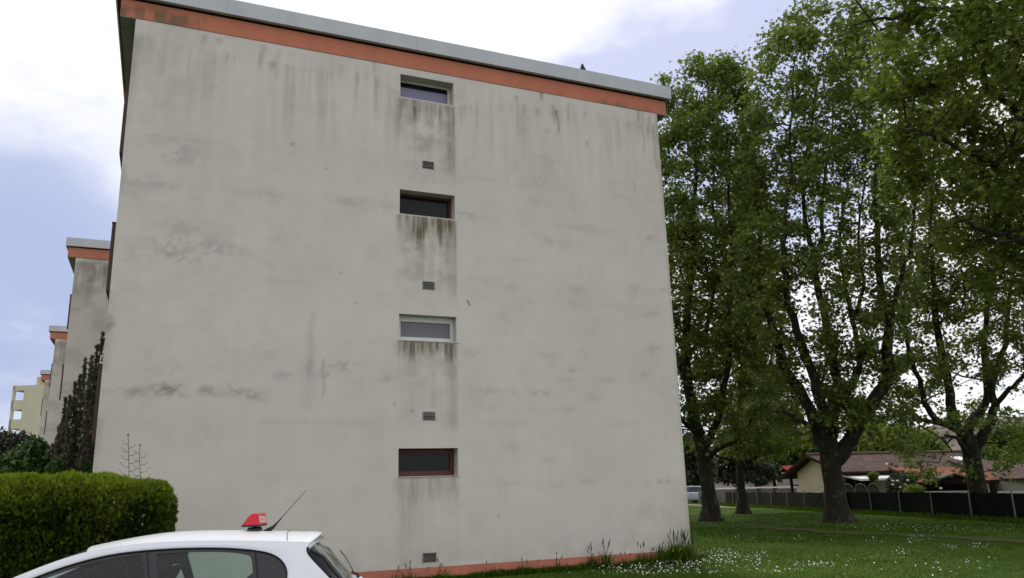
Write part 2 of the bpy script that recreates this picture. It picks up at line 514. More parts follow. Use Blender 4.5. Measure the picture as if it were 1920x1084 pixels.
# ------------------------------------------------------------------ ground
b = MB(); b.add([(-1500, -1500, -.14), (1500, -1500, -.14), (1500, 1500, -.14), (-1500, 1500, -.14)], [(0, 1, 2, 3)])
struct('ground', b, M['lawn'])
b = MB(); b.add([(-300, -22, -.10), (300, -22, -.10), (300, -7.6, -.10), (5.2, -7.6, -.10), (5.2, -5.35, -.10), (-300, -5.35, -.10)], [(0, 1, 2, 3, 4, 5)])
struct('road', b, M['asphalt'])
# lawn sheet, subdivided near the block so that the turf is not perfectly flat
xs = np.concatenate(([-1400, -200, -60], np.arange(-30, 61, 1.0), [90, 200, 1400])); ys = np.concatenate((np.arange(-5.22, 61, 1.0), [90, 200, 1400]))
b = MB()
rows = []
for y in ys:
    rows.append([(x, y, (.05 * (fbm(np.array([x * .16]), np.array([y * .16]), 5)[0] - .5)) if (y > 1 and y < 60 and abs(x - 15) < 44) else 0.0) for x in xs])
b.grid(rows)
b.add([(5.33, -7.47, 0), (300, -7.47, 0), (300, -5.22, 0), (5.33, -5.22, 0)], [(0, 1, 2, 3)])
struct('lawn', b, M['lawn'], smooth=True)
b = MB(); b.box(-300, 5.2, -5.35, -5.22, -.13, .02); b.box(5.2, 5.33, -7.6, -5.22, -.13, .02); b.box(5.33, 300, -7.6, -7.47, -.13, .02)
struct('kerb', b, M['concrete'], bevel=.012)
# worn trail across the lawn
cl = [(21.75, 10.2), (21.6, 9.0), (21.1, 5.2), (21.4, 2.6), (20.9, -1.6), (20.6, -7.3)]
rows = []
for i in range(70):
    t = i / 69 * (len(cl) - 1); k = min(int(t), len(cl) - 2); f = t - k
    x = cl[k][0] * (1 - f) + cl[k + 1][0] * f; y = cl[k][1] * (1 - f) + cl[k + 1][1] * f
    wl = .5 + 1.1 * (fbm(np.array([i * .35]), np.array([2.0]), 3)[0] - .5) ; wr = .5 + 1.2 * (fbm(np.array([i * .3]), np.array([9.0]), 4)[0] - .5)
    sc = min(1, i / 10 + .1)
    rows.append([(x - wl * sc, y, .015), (x, y, .018), (x + wr * sc, y, .015)])
struct('path', MB().grid(rows), M['trail'], smooth=True)
# pale footpath in front of the fence
b = MB(); 
fa, fb = np.array([37.0, 27.5]), np.array([52.0, 66.0])
nn = np.array([-.94, .34])
b.grid([[(*(fa + (fb - fa) * t + nn * 1.0), .034), (*(fa + (fb - fa) * t + nn * 2.2), .034)] for t in np.linspace(0, 1, 20)])
struct('footpath', b, M['gravelpath'])

# ------------------------------------------------------------------ the apartment block with the blank gable
W, ZT, L = 11.97, 10.76, 18.02
XL, XR, WH, ZW, ST = 5.30, 6.53, .5413, 2.484, 2.7
blk = thing('apartment_building', 'large stained pale gable wall with four slot windows and orange roof band', 'apartment building', (0, 0, 0), group='staggered apartment blocks')
wins = [(ZW + k * ST - WH, ZW + k * ST) for k in range(4)]
gx = np.unique(np.round(np.concatenate((np.arange(0, XL, .035), [XL], np.arange(XL + .035, XR, .035), [XR], np.arange(XR + .035, W, .035), [W])), 4))
gz = [0.0, .24]
zz = [.24] + [v for w_ in wins for v in w_] + [ZT]
gzl = [np.array([0.0])]
for a_, b_ in zip(zz[:-1], zz[1:]):
    gzl.append(np.linspace(a_, b_, max(2, int((b_ - a_) / .04) + 1)))
gz = np.unique(np.round(np.concatenate(gzl), 5))
GX, GZ = np.meshgrid(gx, gz, indexing='ij')
nx, nz = len(gx), len(gz)
idx = np.arange(nx * nz).reshape(nx, nz)
cx_ = (gx[:-1] + gx[1:]) / 2; cz_ = (gz[:-1] + gz[1:]) / 2
CX, CZ = np.meshgrid(cx_, cz_, indexing='ij')
keep = CZ > .24
for a_, b_ in wins: keep &= ~((CX > XL) & (CX < XR) & (CZ > a_) & (CZ < b_))
q = np.stack([idx[:-1, :-1], idx[1:, :-1], idx[1:, 1:], idx[:-1, 1:]], -1)[keep]

# stains: R brown run-off, G grey soot, B green algae
X, Z = GX, GZ
R_ = np.zeros_like(X); G_ = np.zeros_like(X); B_ = np.zeros_like(X)
streak = fbm(X * 9, Z * .45, 21, 5); streak2 = fbm(X * 20, Z * .8, 31, 4); big = fbm(X * .9, Z * .5, 41, 3); mott = fbm(X * 3.6, Z * 4.5, 51, 6); blot = fbm(X * 10, Z * 16, 61, 4)
onset = ZT - .22 - .28 * fbm(X * 1.1, Z * 0, 71, 3)
onset = np.where(np.abs(X - 5.95) < 1.25, onset - .45 * np.cos((X - 5.95) / 1.25 * PI / 2), onset)
d = onset - Z
ln = .35 + 1.5 * sstep(fbm(X * 3.5, Z * 0 + 3, 81, 4), .35, .75)
env = sstep(d, -.03, .08) * (1 - sstep(d / ln, .15, 1.0))
clear = 1 - (np.abs(X - 5.95) < .66) * (Z > 9.9)
reg = .45 + .55 * sstep(X, .8, 2.2)
R_ += .26 * env * sstep(streak * .45 + streak2 * .55, .46, .70) * (.35 + .9 * sstep(fbm(X * 5, Z * 3.5, 57, 4), .35, .65)) * reg * clear
G_ += .10 * env * sstep(streak, .35, .7) * clear
env2 = sstep(ZT - Z, 0, .3) * (1 - sstep(ZT - Z, 1.2, 3.2))
G_ += .08 * env2 * sstep(streak, .38, .66)
def streaks(x, z0, z1, wd, amt, arr):
    arr += amt * np.exp(-((X - x - .02 * np.sin(Z * 9)) / wd) ** 2) * sstep(Z, z1, z1 + .3) * (1 - sstep(Z, z0 - .05, z0)) * (.4 + .9 * streak2)
def wp(px, py):
    p = at(px, py, 'y', 0.0); return p[0], p[2]
for px, y0, y1, wd, am in ((1014, 168, 196, .045, .8), (968, 178, 200, .06, .5), (1038, 195, 240, .022, .75), (1043, 200, 232, .018, .6), (1046, 205, 262, .03, .6), (1066, 190, 235, .03, .4), (1098, 208, 232, .04, .45), (1196, 198, 238, .05, .55),
                           (1218, 215, 262, .028, .6), (1206, 205, 300, .03, .35), (1228, 232, 330, .05, .4), (382, 62, 92, .06, .5), (410, 68, 92, .07, .5), (492, 82, 130, .06, .45), (548, 96, 110, .05, .4), (520, 90, 160, .05, .3), (640, 118, 150, .05, .3), (700, 112, 150, .04, .3), (855, 176, 190, .05, .8), (1189, 335, 375, .02, .4), (550, 268, 288, .02, .55), (268, 60, 140, .09, .25), (1026, 240, 258, .07, .45), (1102, 262, 285, .05, .5)):
    xa, za = wp(px, y0); xb, zb_ = wp(px, y1); streaks((xa + xb) / 2, za, zb_, wd, am, R_)
for px, y0, y1, wd, am in ((583, 582, 720, .06, .22), (579, 620, 780, .16, .12), (606, 671, 760, .025, .45), (586, 572, 580, .02, .7)):
    xa, za = wp(px, y0); xb, zb_ = wp(px, y1); streaks((xa + xb) / 2, za, zb_, wd, am, G_)
# run-off under each slot window
for k, (s1, s2, len1) in enumerate(((.25, .16, .55), (.75, .40, .42), (.62, .62, .75), (.42, .62, .6))):
    zb_ = wins[k][0]; dd = zb_ - Z
    wob_ = .10 * (fbm(Z * 2.2, X * 0 + k, 77, 3) - .5); inx = sstep(X + wob_, XL - .16, XL + .12) * (1 - sstep(X + wob_ * .6, XR - .06, XR + .07))
    vent = dd < (1.85 if k else 1.6)
    R_ += 1.0 * s1 * inx * sstep(dd, 0, .02) * (1 - sstep(dd / (len1 * (.4 + 1.3 * streak)), .3, 1.0)) * (.45 + 1.1 * sstep(streak2, .35, .7))
    R_ += s2 * .55 * inx * sstep(dd, 0, .05) * (1 - sstep(dd, 1.1, 2.0)) * sstep(mott * .6 + streak * .4, .33, .68) 
    R_ += s2 * .45 * sstep(X, XR - .28, XR - .12) * (1 - sstep(X, XR - .0, XR + .04)) * sstep(dd, 0, .1) * (1 - sstep(dd, 1.4, 2.05)) * (.5 + streak)
    G_ += s2 * .10 * inx * sstep(dd, .1, .5) * (1 - sstep(dd, 1.3, 2.0)) * sstep(mott, .42, .66)
dd = wins[0][0] - Z
R_ += .16 * np.exp(-((X - 5.42) / .13) ** 2) * sstep(dd, .1, .4) * (.4 + streak)
B_ += .22 * np.exp(-((X - 5.7) / .35) ** 2) * sstep(dd, .0, .3) * (1 - sstep(dd, .5, 1.9)) * (.4 + streak)
# soot smudges (photo pixel, radius x, radius z in metres, strength)
for px, py, rx, rz, am in ((327, 478, .42, .13, .75), (333, 428, .36, .18, .42), (366, 462, .35, .09, .4), (310, 455, .35, .12, .4), (403, 462, .25, .14, .35), (437, 470, .28, .09, .38), (520, 443, .14, .10, .45), (551, 443, .16, .08, .4),
        (655, 379, .34, .10, .5), (690, 392, .3, .1, .25), (492, 364, .38, .08, .35), (323, 262, .5, .12, .35), (330, 285, .4, .15, .38), (326, 302, .35, .12, .38), (262, 345, .5, .12, .34), (323, 348, .4, .12, .3), (237, 471, .25, .16, .3), (508, 497, .6, .08, .3), (234, 537, .2, .12, .35), (732, 388, .3, .15, .3),
        (569, 283, .18, .06, .3), (324, 728, .30, .12, .85), (355, 733, .28, .10, .75), (261, 734, .5, .09, .42), (223, 733, .4, .09, .38), (408, 731, .32, .09, .6), (443, 735, .30, .08, .65), (466, 741, .22, .06, .6), (495, 748, .35, .05, .3), (320, 700, .45, .22, .25), (531, 704, .24, .09, .5), (603, 699, .18, .09, .5), (640, 687, .30, .10, .55), (668, 681, .24, .07, .4),
        (725, 711, .28, .09, .45), (512, 664, .16, .10, .3), (581, 686, .12, .12, .35), (206, 606, .12, .16, .7), (208, 560, .1, .3, .35), (1023, 306, .22, .14, .45), (871, 402, .26, .06, .5), (1099, 429, .8, .1, .35), (1029, 451, .25, .08, .4), (1058, 452, .24, .09, .5), (1215, 446, .28, .12, .4), (910, 409, .3, .1, .28), (1005, 378, .3, .12, .3), (1015, 340, .4, .18, .2),
        (892, 529, .28, .12, .38), (965, 486, .3, .11, .35), (959, 537, .24, .1, .32), (1087, 544, .16, .1, .4), (1190, 547, .2, .18, .35), (1245, 546, .22, .07, .6), (1206, 592, .22, .05, .5), (1228, 588, .22, .04, .5), (1224, 654, .22, .09, .45), (1069, 696, .22, .08, .5), (1062, 716, .3, .11, .4), (1135, 713, .3, .1, .3), (904, 734, .3, .08, .4), (983, 735, .55, .06, .35), (1014, 738, .3, .07, .35),
        (1111, 743, .24, .10, .4), (880, 665, .16, .09, .35), (1093, 664, .14, .08, .38), (1209, 702, .18, .1, .35), (1020, 664, .2, .1, .25), (1239, 903, .35, .05, .55), (1200, 904, .5, .04, .35), (1099, 904, .45, .05, .35), (1029, 913, .3, .1, .3), (965, 905, .4, .05, .25), (971, 838, .35, .1, .22), (1029, 862, .25, .09, .25), (913, 765, .3, .08, .25), (1063, 767, .35, .05, .3), (803, 336, .5, .18, .25), (1210, 770, .3, .1, .2), (1215, 960, .4, .2, .25), (1175, 1000, .4, .2, .2)):
    x0, z0 = wp(px, py)
    e = np.exp(-(((X - x0) / rx) ** 2 + ((Z - z0) / rz) ** 2) * .8)
    G_ += .62 * am * e * sstep(mott * .4 + blot * .6 + .10 * e, .42, .70)
# faint floor-slab lines, dusty left third, specks
for zf in (2.95, 5.65, 8.35):
    G_ += .08 * np.exp(-((Z - zf - .05 * big) / .06) ** 2) * sstep(fbm(X * 1.3, Z, 91, 4), .42, .62)
G_ += .07 * (1 - sstep(X, 1.0, 4.0)) * sstep(Z, 3, 6) * sstep(mott, .38, .7)
G_ += .055 * sstep(fbm(X * 1.6, Z * 2.0, 101, 5), .50, .72)
G_ += .06 * sstep(fbm(X * 4, Z * 7.0, 107, 4), .60, .74)
G_ += .25 * (1 - sstep(X, .02, .16)) * sstep(fbm(X * 2, Z * 1.5, 111, 3), .45, .65)
R_ += .25 * sstep(X, W - .1, W) * sstep(fbm(X * 2, Z * 2, 121, 3), .4, .6) * sstep(Z, 5, 8)
B_ += .45 * sstep(X, W - 1.0, W - .05) * (1 - sstep(Z, .2, 2.1)) * (.3 + mott) + .16 * (1 - sstep(Z, .24, .9)) * sstep(mott, .35, .65)
B_ += .10 * (1 - sstep(X, .1, 3)) * (1 - sstep(Z, 2.5, 6)) * (.4 + mott)
B_ += .2 * sstep(X, W - .12, W)
for px, py in ((548, 270), (1013, 335), (782, 455), (781, 466), (612, 316), (640, 512), (739, 757), (774, 770), (666, 569), (935, 967)):
    x0, z0 = wp(px, py); G_ += .8 * np.exp(-(((X - x0) / .022) ** 2 + ((Z - z0) / .026) ** 2))

verts = np.stack([GX, np.zeros_like(GX), GZ], -1).reshape(-1, 3)
me = mesh_np('wall', verts, q.reshape(-1), np.full(len(q), 4), M['wall'])


def set_stain(me, r, g_, b_):
    a = me.color_attributes.new('stain', 'FLOAT_COLOR', 'POINT')
    c = np.ones((len(r), 4), dtype=np.float32); c[:, 0] = r; c[:, 1] = g_; c[:, 2] = b_
    a.data.foreach_set('color', np.clip(c, 0, 1).ravel())


set_stain(me, .86 * R_.ravel(), .88 * G_.ravel(), B_.ravel())
link('wall', me, blk)
D_REC = .24
for a_, b_ in wins:      # plastered window reveals
    b = MB()
    b.add([(XL, 0, a_), (XL, 0, b_), (XL, D_REC + .3, b_), (XL, D_REC + .3, a_)], [(0, 1, 2, 3)])
    b.add([(XR, 0, a_), (XR, D_REC + .3, a_), (XR, D_REC + .3, b_), (XR, 0, b_)], [(0, 1, 2, 3)])
    b.add([(XL, 0, b_), (XR, 0, b_), (XR, D_REC + .3, b_), (XL, D_REC + .3, b_)], [(0, 1, 2, 3)])
    b.add([(XL, 0, a_), (XL, D_REC + .3, a_), (XR, D_REC + .3, a_), (XR, 0, a_)], [(0, 1, 2, 3)])
    b.build('window_reveal', M['reveal'], blk, recalc=False)
# other walls (side and rear)
b = MB()
b.add([(0, 0, .0), (0, L, .0), (0, L, ZT), (0, 0, ZT)], [(0, 3, 2, 1)])
b.add([(W, 0, .0), (W, L, .0), (W, L, ZT), (W, 0, ZT)], [(0, 1, 2, 3)])
b.add([(0, L, .0), (W, L, .0), (W, L, ZT), (0, L, ZT)], [(0, 1, 2, 3)])
b.build('side_wall', M['wall2'], blk, recalc=False)
b = MB(); b.box(-.005, W + .005, -.012, .12, -.05, .238)
b.build('plinth', M['orange2'], blk)
# orange band, with its own soot at the left
bx = np.linspace(-.28, W + .28, 420); bz = np.linspace(ZT + .001, 11.13, 14)
BX, BZ = np.meshgrid(bx, bz, indexing='ij'); idb = np.arange(BX.size).reshape(BX.shape)
qb = np.stack([idb[:-1, :-1], idb[1:, :-1], idb[1:, 1:], idb[:-1, 1:]], -1).reshape(-1, 4)
vb = np.stack([BX, np.full_like(BX, -.012), BZ], -1).reshape(-1, 3)
n0 = len(vb)
zb0, zb1, xe0, xe1, yb = ZT + .001, 11.13, -.28, W + .28, L
vb = np.concatenate((vb, [(xe0, -.012, zb0), (xe0, yb, zb0), (xe0, yb, zb1), (xe0, -.012, zb1), (xe1, -.012, zb0), (xe1, yb, zb0), (xe1, yb, zb1), (xe1, -.012, zb1)]))
fl = list(qb.reshape(-1)) + [n0, n0 + 3, n0 + 2, n0 + 1, n0 + 4, n0 + 5, n0 + 6, n0 + 7, n0 + 1, n0 + 2, n0 + 6, n0 + 5]
me = mesh_np('roof_band', vb, fl, np.full(len(qb) + 3, 4), M['orange'])
low = 1 - (BZ - bz[0]) / (bz[-1] - bz[0])
rr_ = .85 * (1 - sstep(BX, 1.25, 1.32)) * sstep(low + .5 * fbm(BX * 6, BZ * 2, 7, 3), .35, .75) * sstep(fbm(BX * 9, BZ * 1.5, 8, 3), .25, .55)
rr_ += .5 * sstep(BX, 10.0, 10.5) * (1 - sstep(BX, 11.4, 11.9)) * sstep(low * fbm(BX * 5, BZ * 1.5, 9, 3), .3, .55)
rr_ += .10 * sstep(fbm(BX * 3, BZ * 1, 10, 3), .45, .7)
z8 = np.zeros(8)
set_stain(me, np.concatenate((rr_.ravel() * .7, z8)), np.concatenate((rr_.ravel() * .3, z8)), np.concatenate((rr_.ravel() * 0, z8)))
link('roof_band', me, blk)
b = MB(); b.box(-.278, -.002, -.010, L, ZT - .02, ZT + .0); b.build('soffit', M['soffit'], blk)
b = MB(); b.box(W + .002, W + .278, -.010, L, ZT - .02, ZT + .0); b.build('soffit', M['soffit'], blk)
# recessed shadow gap and zinc coping in lapped lengths
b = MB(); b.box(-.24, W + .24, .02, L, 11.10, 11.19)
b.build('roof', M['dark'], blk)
b = MB()
x = -.37
while x < W + .37:
    x2 = min(x + 2.0, W + .37)
    b.box(x + .003, x2, -.125, -.10, 11.175, 11.49); b.box(x + .003, x2, -.125, .35, 11.49, 11.51)
    b.box(x + .003, x2, -.10, -.03, 11.175, 11.195)
    for xr in (x + .06, x + .7, x + 1.35):
        if xr < W: b.lathe([(0, -.132), (.013, -.130), (.013, -.124)], (xr, 0, 11.40), 'y', 8)
    x = x2
b.box(-.395, -.37, -.125, L, 11.175, 11.51); b.box(W + .37, W + .395, -.125, L, 11.175, 11.51); b.box(-.37, W + .37, .35, L, 11.44, 11.47)
b.build('coping', M['zinc'], blk)
for k, (frame, gl, fw) in enumerate((('redframe', 'glass', .085), ('whiteframe', 'glassdim', .075), ('redframe', 'glass', .05), ('whiteframe', 'glassblue', .055))):
    z0, z1 = wins[k]; y = D_REC if k != 1 else .17
    x0, x1 = XL + .004, XR - .004 - (.0 if k in (0,) else 0)
    f = MB(); bot = fw * (1.25 if k == 0 else 1.35 if k == 1 else .7)
    f.box(x0, x1, y, y + .06, z0 + .002, z0 + bot); f.box(x0, x1, y, y + .06, z1 - (fw if k != 1 else .12), z1 - .002)
    f.box(x0, x0 + fw, y, y + .06, z0 + bot, z1 - (fw if k != 1 else .12)); f.box(x1 - fw, x1, y, y + .06, z0 + bot, z1 - (fw if k != 1 else .12))
    if k == 1:   # outer sub-frame beside the sash, drain caps
        f.box(x1 - fw - .006, x1 - fw + .004, y - .012, y, z0 + .05, z1 - .12)
        f.box(x0 + .02, x1 - .1, y - .014, y, z0 + .012, z0 + .032)
    fr = f.build('window', M[frame], blk, bevel=.004)
    if k in (0, 2): tag(fr, 'dark red framed slot window')
    else: tag(fr, 'white framed slot window')
    p = MB(); p.add([(x0 + fw * .8, y + .035, z0 + bot * .8), (x1 - fw * .8, y + .035, z0 + bot * .8), (x1 - fw * .8, y + .035, z1 - .03), (x0 + fw * .8, y + .035, z1 - .03)], [(0, 1, 2, 3)])
    p.build('pane', M[gl], fr)
    if k in (1, 3):
        bl = MB(); bl.box(x0 + fw, x1 - fw, y + .028, y + .034, z1 - .03 - (.10 if k == 3 else .03) - fw * .6, z1 - .03); bl.build('blind', M['glass'], fr)
    sl = MB(); sl.prism([(XL - .02, -.022, z0 - .012), (XL - .02, y + .02, z0 - .012), (XL - .02, y + .02, z0 + .012), (XL - .02, -.022, z0 + .001)], (XR - XL + .04 + (.03 if k == 1 else 0), 0, 0))
    if k in (0, 1): sl.build('sill', M['reveal' if k == 0 else 'whiteframe'], fr)
# air vents
for k in range(4):
    zc = .4191 + k * ST; xc = 5.925
    v = MB(); v.box(xc - .125, xc + .125, -.004, .0, zc - .085, zc + .085)
    vo = v.build('vent', M['dark'], blk)
    s_ = MB()
    for i in range(8):
        z = zc - .075 + i * .0205
        dz = [0, 0, 0, 0, .004, -.003][random.randrange(6)]
        s_.prism([(xc - .12, -.018, z + dz), (xc - .12, -.005, z + .007), (xc - .12, -.005, z + .010), (xc - .12, -.018, z + .004 + dz)], (.24, 0, 0))
    s_.box(xc - .135, xc - .12, -.016, -.001, zc - .09, zc + .09); s_.box(xc + .12, xc + .135, -.016, -.001, zc - .09, zc + .09)
    s_.build('vent_grille', M['ventmetal' if k > 0 else 'post'], vo)
# bent cable stub on the wall
hx, hz = wp(876, 562); hx2, hz2 = wp(880, 571)
MB().tube([(hx, -.02, hz), (hx + .01, -.03, hz - .05), (hx2, -.025, hz2), (hx2 + .012, -.012, hz2 - .012), (hx2 + .012, .0, hz2 - .012)], .007, 6).build('cable_stub', M['carblack'], blk)
# long oxblood railing panels on the left facade, doors and windows behind them
def left_side(bld, first=False):
    for zb_ in (2.66, 5.355, 8.05):
        for (ya, yb2) in ((.30, 5.6), (9.2, 14.4)):
            p = MB(); p.box(-.085, -.004, ya, yb2, zb_, zb_ + 1.29); p.box(-.092, -.004, ya - .01, yb2 + .01, zb_ + 1.29, zb_ + 1.315)
            p.build('railing_panel', M['oxblood'], bld)
    if first:
        for zb_ in (.1, 2.8, 5.5, 8.2):
            for y in (7.0, 15.6):
                f = MB(); f.box(-.03, .0, y, y + 1.3, zb_ + .9, zb_ + 2.2); fo = f.build('window', M['whiteframe'], bld)
                p = MB(); p.box(-.036, -.03, y + .07, y + 1.23, zb_ + .97, zb_ + 2.13); p.build('pane', M['glass'], fo)
left_side(blk, True)
# small white ledge on the left edge by the conifer
b = MB(); b.box(-.085, -.004, .35, 1.1, 4.03, 4.065); b.box(-.08, -.01, .40, 1.0, 4.17, 4.19); b.box(-.08, -.065, .42, .44, 4.065, 4.17)
b.build('ledge', M['whiteframe'], blk)

# the staggered blocks behind: same block, no slot windows seen
far_labels = ['second apartment block, stepping out behind the big gable, dark columnar conifer in front of it',
              'third apartment block from the big gable, narrow pale strip with two dark railing panels',
              'fourth and farthest orange-banded block, just right of the cream tower']
proto = None
for k in (1, 2, 3):
    o = thing('apartment_building', far_labels[k - 1], 'apartment building', (-2.48 * k, 18.1 * k, 0), group='staggered apartment blocks')
    if proto is None:
        gxs = np.concatenate((np.arange(0, 3.2, .06), [W])); gzs = np.arange(0, 178 + 1) / 178 * ZT
        A, Bz = np.meshgrid(gxs, gzs, indexing='ij'); ii = np.arange(A.size).reshape(A.shape)
        qq = np.stack([ii[:-1, :-1], ii[1:, :-1], ii[1:, 1:], ii[:-1, 1:]], -1).reshape(-1, 4)
        vv = np.stack([A, np.zeros_like(A), Bz], -1).reshape(-1, 3); n1 = len(vv)
        vv = np.concatenate((vv, [(0, 0, 0), (0, L, 0), (0, L, ZT), (0, 0, ZT), (W, 0, 0), (W, L, 0), (W, L, ZT), (W, 0, ZT)]))
        me = mesh_np('wall', vv, list(qq.reshape(-1)) + [n1, n1 + 3, n1 + 2, n1 + 1, n1 + 4, n1 + 5, n1 + 6, n1 + 7, n1 + 1, n1 + 2, n1 + 6, n1 + 5], np.full(len(qq) + 3, 4), M['wall'])
        st = fbm(A * 6, Bz * .5, 201, 4); mo = fbm(A * 2, Bz * 2, 211, 4); dd = ZT - .1 - Bz
        r2 = .45 * sstep(dd, 0, .1) * (1 - sstep(dd / (.3 + 2.4 * st), .3, 1)) * sstep(st, .3, .6)
        g2 = .30 * (1 - sstep(dd, .5, 3.2)) * sstep(mo, .35, .6) + .2 * sstep(fbm(A * 1.2, Bz * 1.6, 221, 4), .5, .7) + .35 * np.exp(-((Bz - 5.6) / .12) ** 2) * sstep(mo, .4, .6)
        set_stain(me, np.concatenate((r2.ravel(), z8)), np.concatenate((g2.ravel(), z8)), np.concatenate((g2.ravel() * .1, z8)))
        link('wall', me, o)
        b = MB(); b.box(-.28, W + .28, -.03, L, ZT + .001, 11.13); b.build('roof_band', M['orange2'], o)
        b = MB(); b.box(-.37, W + .37, -.125, L, 11.175, 11.50); b.build('coping', M['zinc'], o)
        b = MB(); b.box(-.24, W + .24, .0, L, 11.128, 11.178); b.build('roof', M['dark'], o)
        b = MB(); b.box(-.278, -.002, -.010, L, ZT - .02, ZT + .0); b.build('soffit', M['soffit'], o)
        left_side(o)
        proto = o
    else:
        for ch in list(proto.children):
            c = ch.copy(); C.objects.link(c); c.parent = o

# cream tower far left, with open corner loggias
D0 = 118.0
ct = at(72, 722, 'd', D0); Hc = ct[2]
u = np.array([.90, -.43, 0]); v_ = np.array([.43, .90, 0])          # along its gable / receding
lf = at(25, 722, 'd', D0); base = np.array([lf[0], lf[1], 0])
tower = thing('tower_block', 'cream apartment tower with open corner loggias, beyond the orange-banded blocks', 'apartment building', base)
up = np.array([0, 0, 1.0])
def rel(p): return np.array(p, float)
b = MB(); b.obox(u * 1.75, u * 22, v_ * 12, up * Hc)            # solid right part
nfl = int(Hc / 2.8) + 1
z = Hc
cols = MB()
b.obox(np.zeros(3), u * .35, v_ * .3, up * Hc)                                      # corner pier
b.obox(v_ * 3.2, u * .25, v_ * .4, up * Hc); b.obox(u * .95 + v_ * 1.5, u * .8, v_ * 1.9, up * (Hc - .01))
b.obox(u * .003 + up * (Hc - .75), u * 1.76, v_ * 3.4, up * .748)
k_ = 0
while Hc - .75 - 2.8 * k_ - 1.4 > 0:
    zt_ = Hc - .75 - 2.8 * k_ - 1.4; zl = max(0, zt_ - 1.4)
    b.obox(u * .003 + up * zl, u * 1.76, v_ * 3.4, up * (zt_ - zl)); k_ += 1
b.build('wall', M['cream'], tower)
b = MB(); b.obox(u * 3.4 + v_ * 1 + up * (Hc + .002), u * 12, v_ * 6, up * 1.35); b.build('roof_box', M['ochre'], tower)
b = MB(); b.obox(u * 2.7 + v_ * 1.2 + up * (Hc + .002), u * .69, v_ * 5, up * 1.37); b.build('roof_vent', M['housewhite'], tower)

# black bird on the coping
bp = at(1093, 139, 'y', .05); bp[2] = 11.51
bird = thing('bird', 'small black bird perched on the grey roof coping', 'bird', bp, 1.0); bird.scale = (.95, 1.1, .95)
b = MB()
# body leaning forward, head up, tail down: one lofted skin
b.tube([(.13, 0, .035), (.08, 0, .05), (.03, 0, .085), (-.02, 0, .125), (-.045, 0, .17), (-.058, 0, .205), (-.075, 0, .222), (-.085, 0, .228)], [.012, .026, .052, .058, .040, .030, .024, .006], 12)
b.tube([(-.085, 0, .224), (-.105, 0, .222), (-.125, 0, .214)], [.010, .007, .001], 6)
b.tube([(.10, 0, .05), (.17, 0, .020), (.22, 0, .0)], [.022, .018, .006], 6)
for s in (-1, 1): b.tube([(.0, s * .02, .09), (.002, s * .022, .03), (-.002, s * .022, .004), (-.03, s * .024, .003)], [.012, .005, .004, .003], 5)
for s in (-1, 1): b.tube([(-.03, s * .045, .14), (.04, s * .055, .09), (.12, s * .03, .04)], [.015, .024, .006], 6)
b.build('body', M['crow'], bird, smooth=True)
# ------------------------------------------------------------------ white hatchback (x forward, y to its left, z up)
CA = .22
CARM = (0.955, -6.67, -.145)
car = thing('parked_car', 'white hatchback with a red driving-school sign on its roof, parked in front of the hedge', 'car', CARM, PI - CA)


def interp(tab, x):
    xs_ = [t[0] for t in tab]; ys_ = [t[1] for t in tab]
    return np.interp(x, xs_, ys_)


def smooth_tab(tab, x):
    """Catmull-Rom through (x,y) pairs"""
    xs_ = [t[0] for t in tab]
    i = int(np.clip(np.searchsorted(xs_, x) - 1, 0, len(tab) - 2))
    x0, y0 = tab[i]; x1, y1 = tab[i + 1]
    pm = tab[max(i - 1, 0)]; pn = tab[min(i + 2, len(tab) - 1)]
    m0 = (y1 - pm[1]) / (x1 - pm[0]) * (x1 - x0); m1 = (pn[1] - y0) / (pn[0] - x0) * (x1 - x0)
    t = np.clip((x - x0) / (x1 - x0), 0, 1)
    return (2 * t**3 - 3 * t**2 + 1) * y0 + (t**3 - 2 * t**2 + t) * m0 + (-2 * t**3 + 3 * t**2) * y1 + (t**3 - t**2) * m1


HALF = [(-2.02, .56), (-1.9, .72), (-1.6, .82), (-1.0, .865), (0, .87), (1.0, .865), (1.5, .83), (1.8, .74), (2.0, .50)]
TOP = [(-2.02, .88), (-1.95, .92), (-1.0, .93), (.6, .93), (1.15, .955), (1.5, .87), (1.8, .74), (1.95, .62), (2.0, .55)]
stations = np.concatenate((np.linspace(-2.02, -1.6, 8), np.linspace(-1.5, 1.2, 22), np.linspace(1.3, 2.0, 14)))
b = MB(); rows = []
for x in stations:
    h = smooth_tab(HALF, x); t = smooth_tab(TOP, x); cab = 1 if -1.9 < x < 1.1 else 0
    r = [(x, h * .80, .19), (x, h * .96, .24), (x, h * .99, .36), (x, h, .52), (x, h * .995, .66), (x, h * .975, t - .10), (x, h * .94, t - .02), (x, h * .90, t), (x, h * .6, t + (.035 if not cab else 0)), (x, 0, t + (.05 if not cab else 0))]
    full = r + [(p[0], -p[1], p[2]) for p in r[-2::-1]]
    rows.append(full)
b.grid(rows)
for rw in (rows[0], rows[-1]):
    o = len(b.v); b.v.extend(rw); b.f.append(tuple(range(o, o + len(rw))))
body = b.build('body', M['carwhite'], car, smooth=True)
b = MB(); b.box(-1.85, 1.9, -.70, .70, .16, .23); b.build('underbody', M['carrubber'], body)

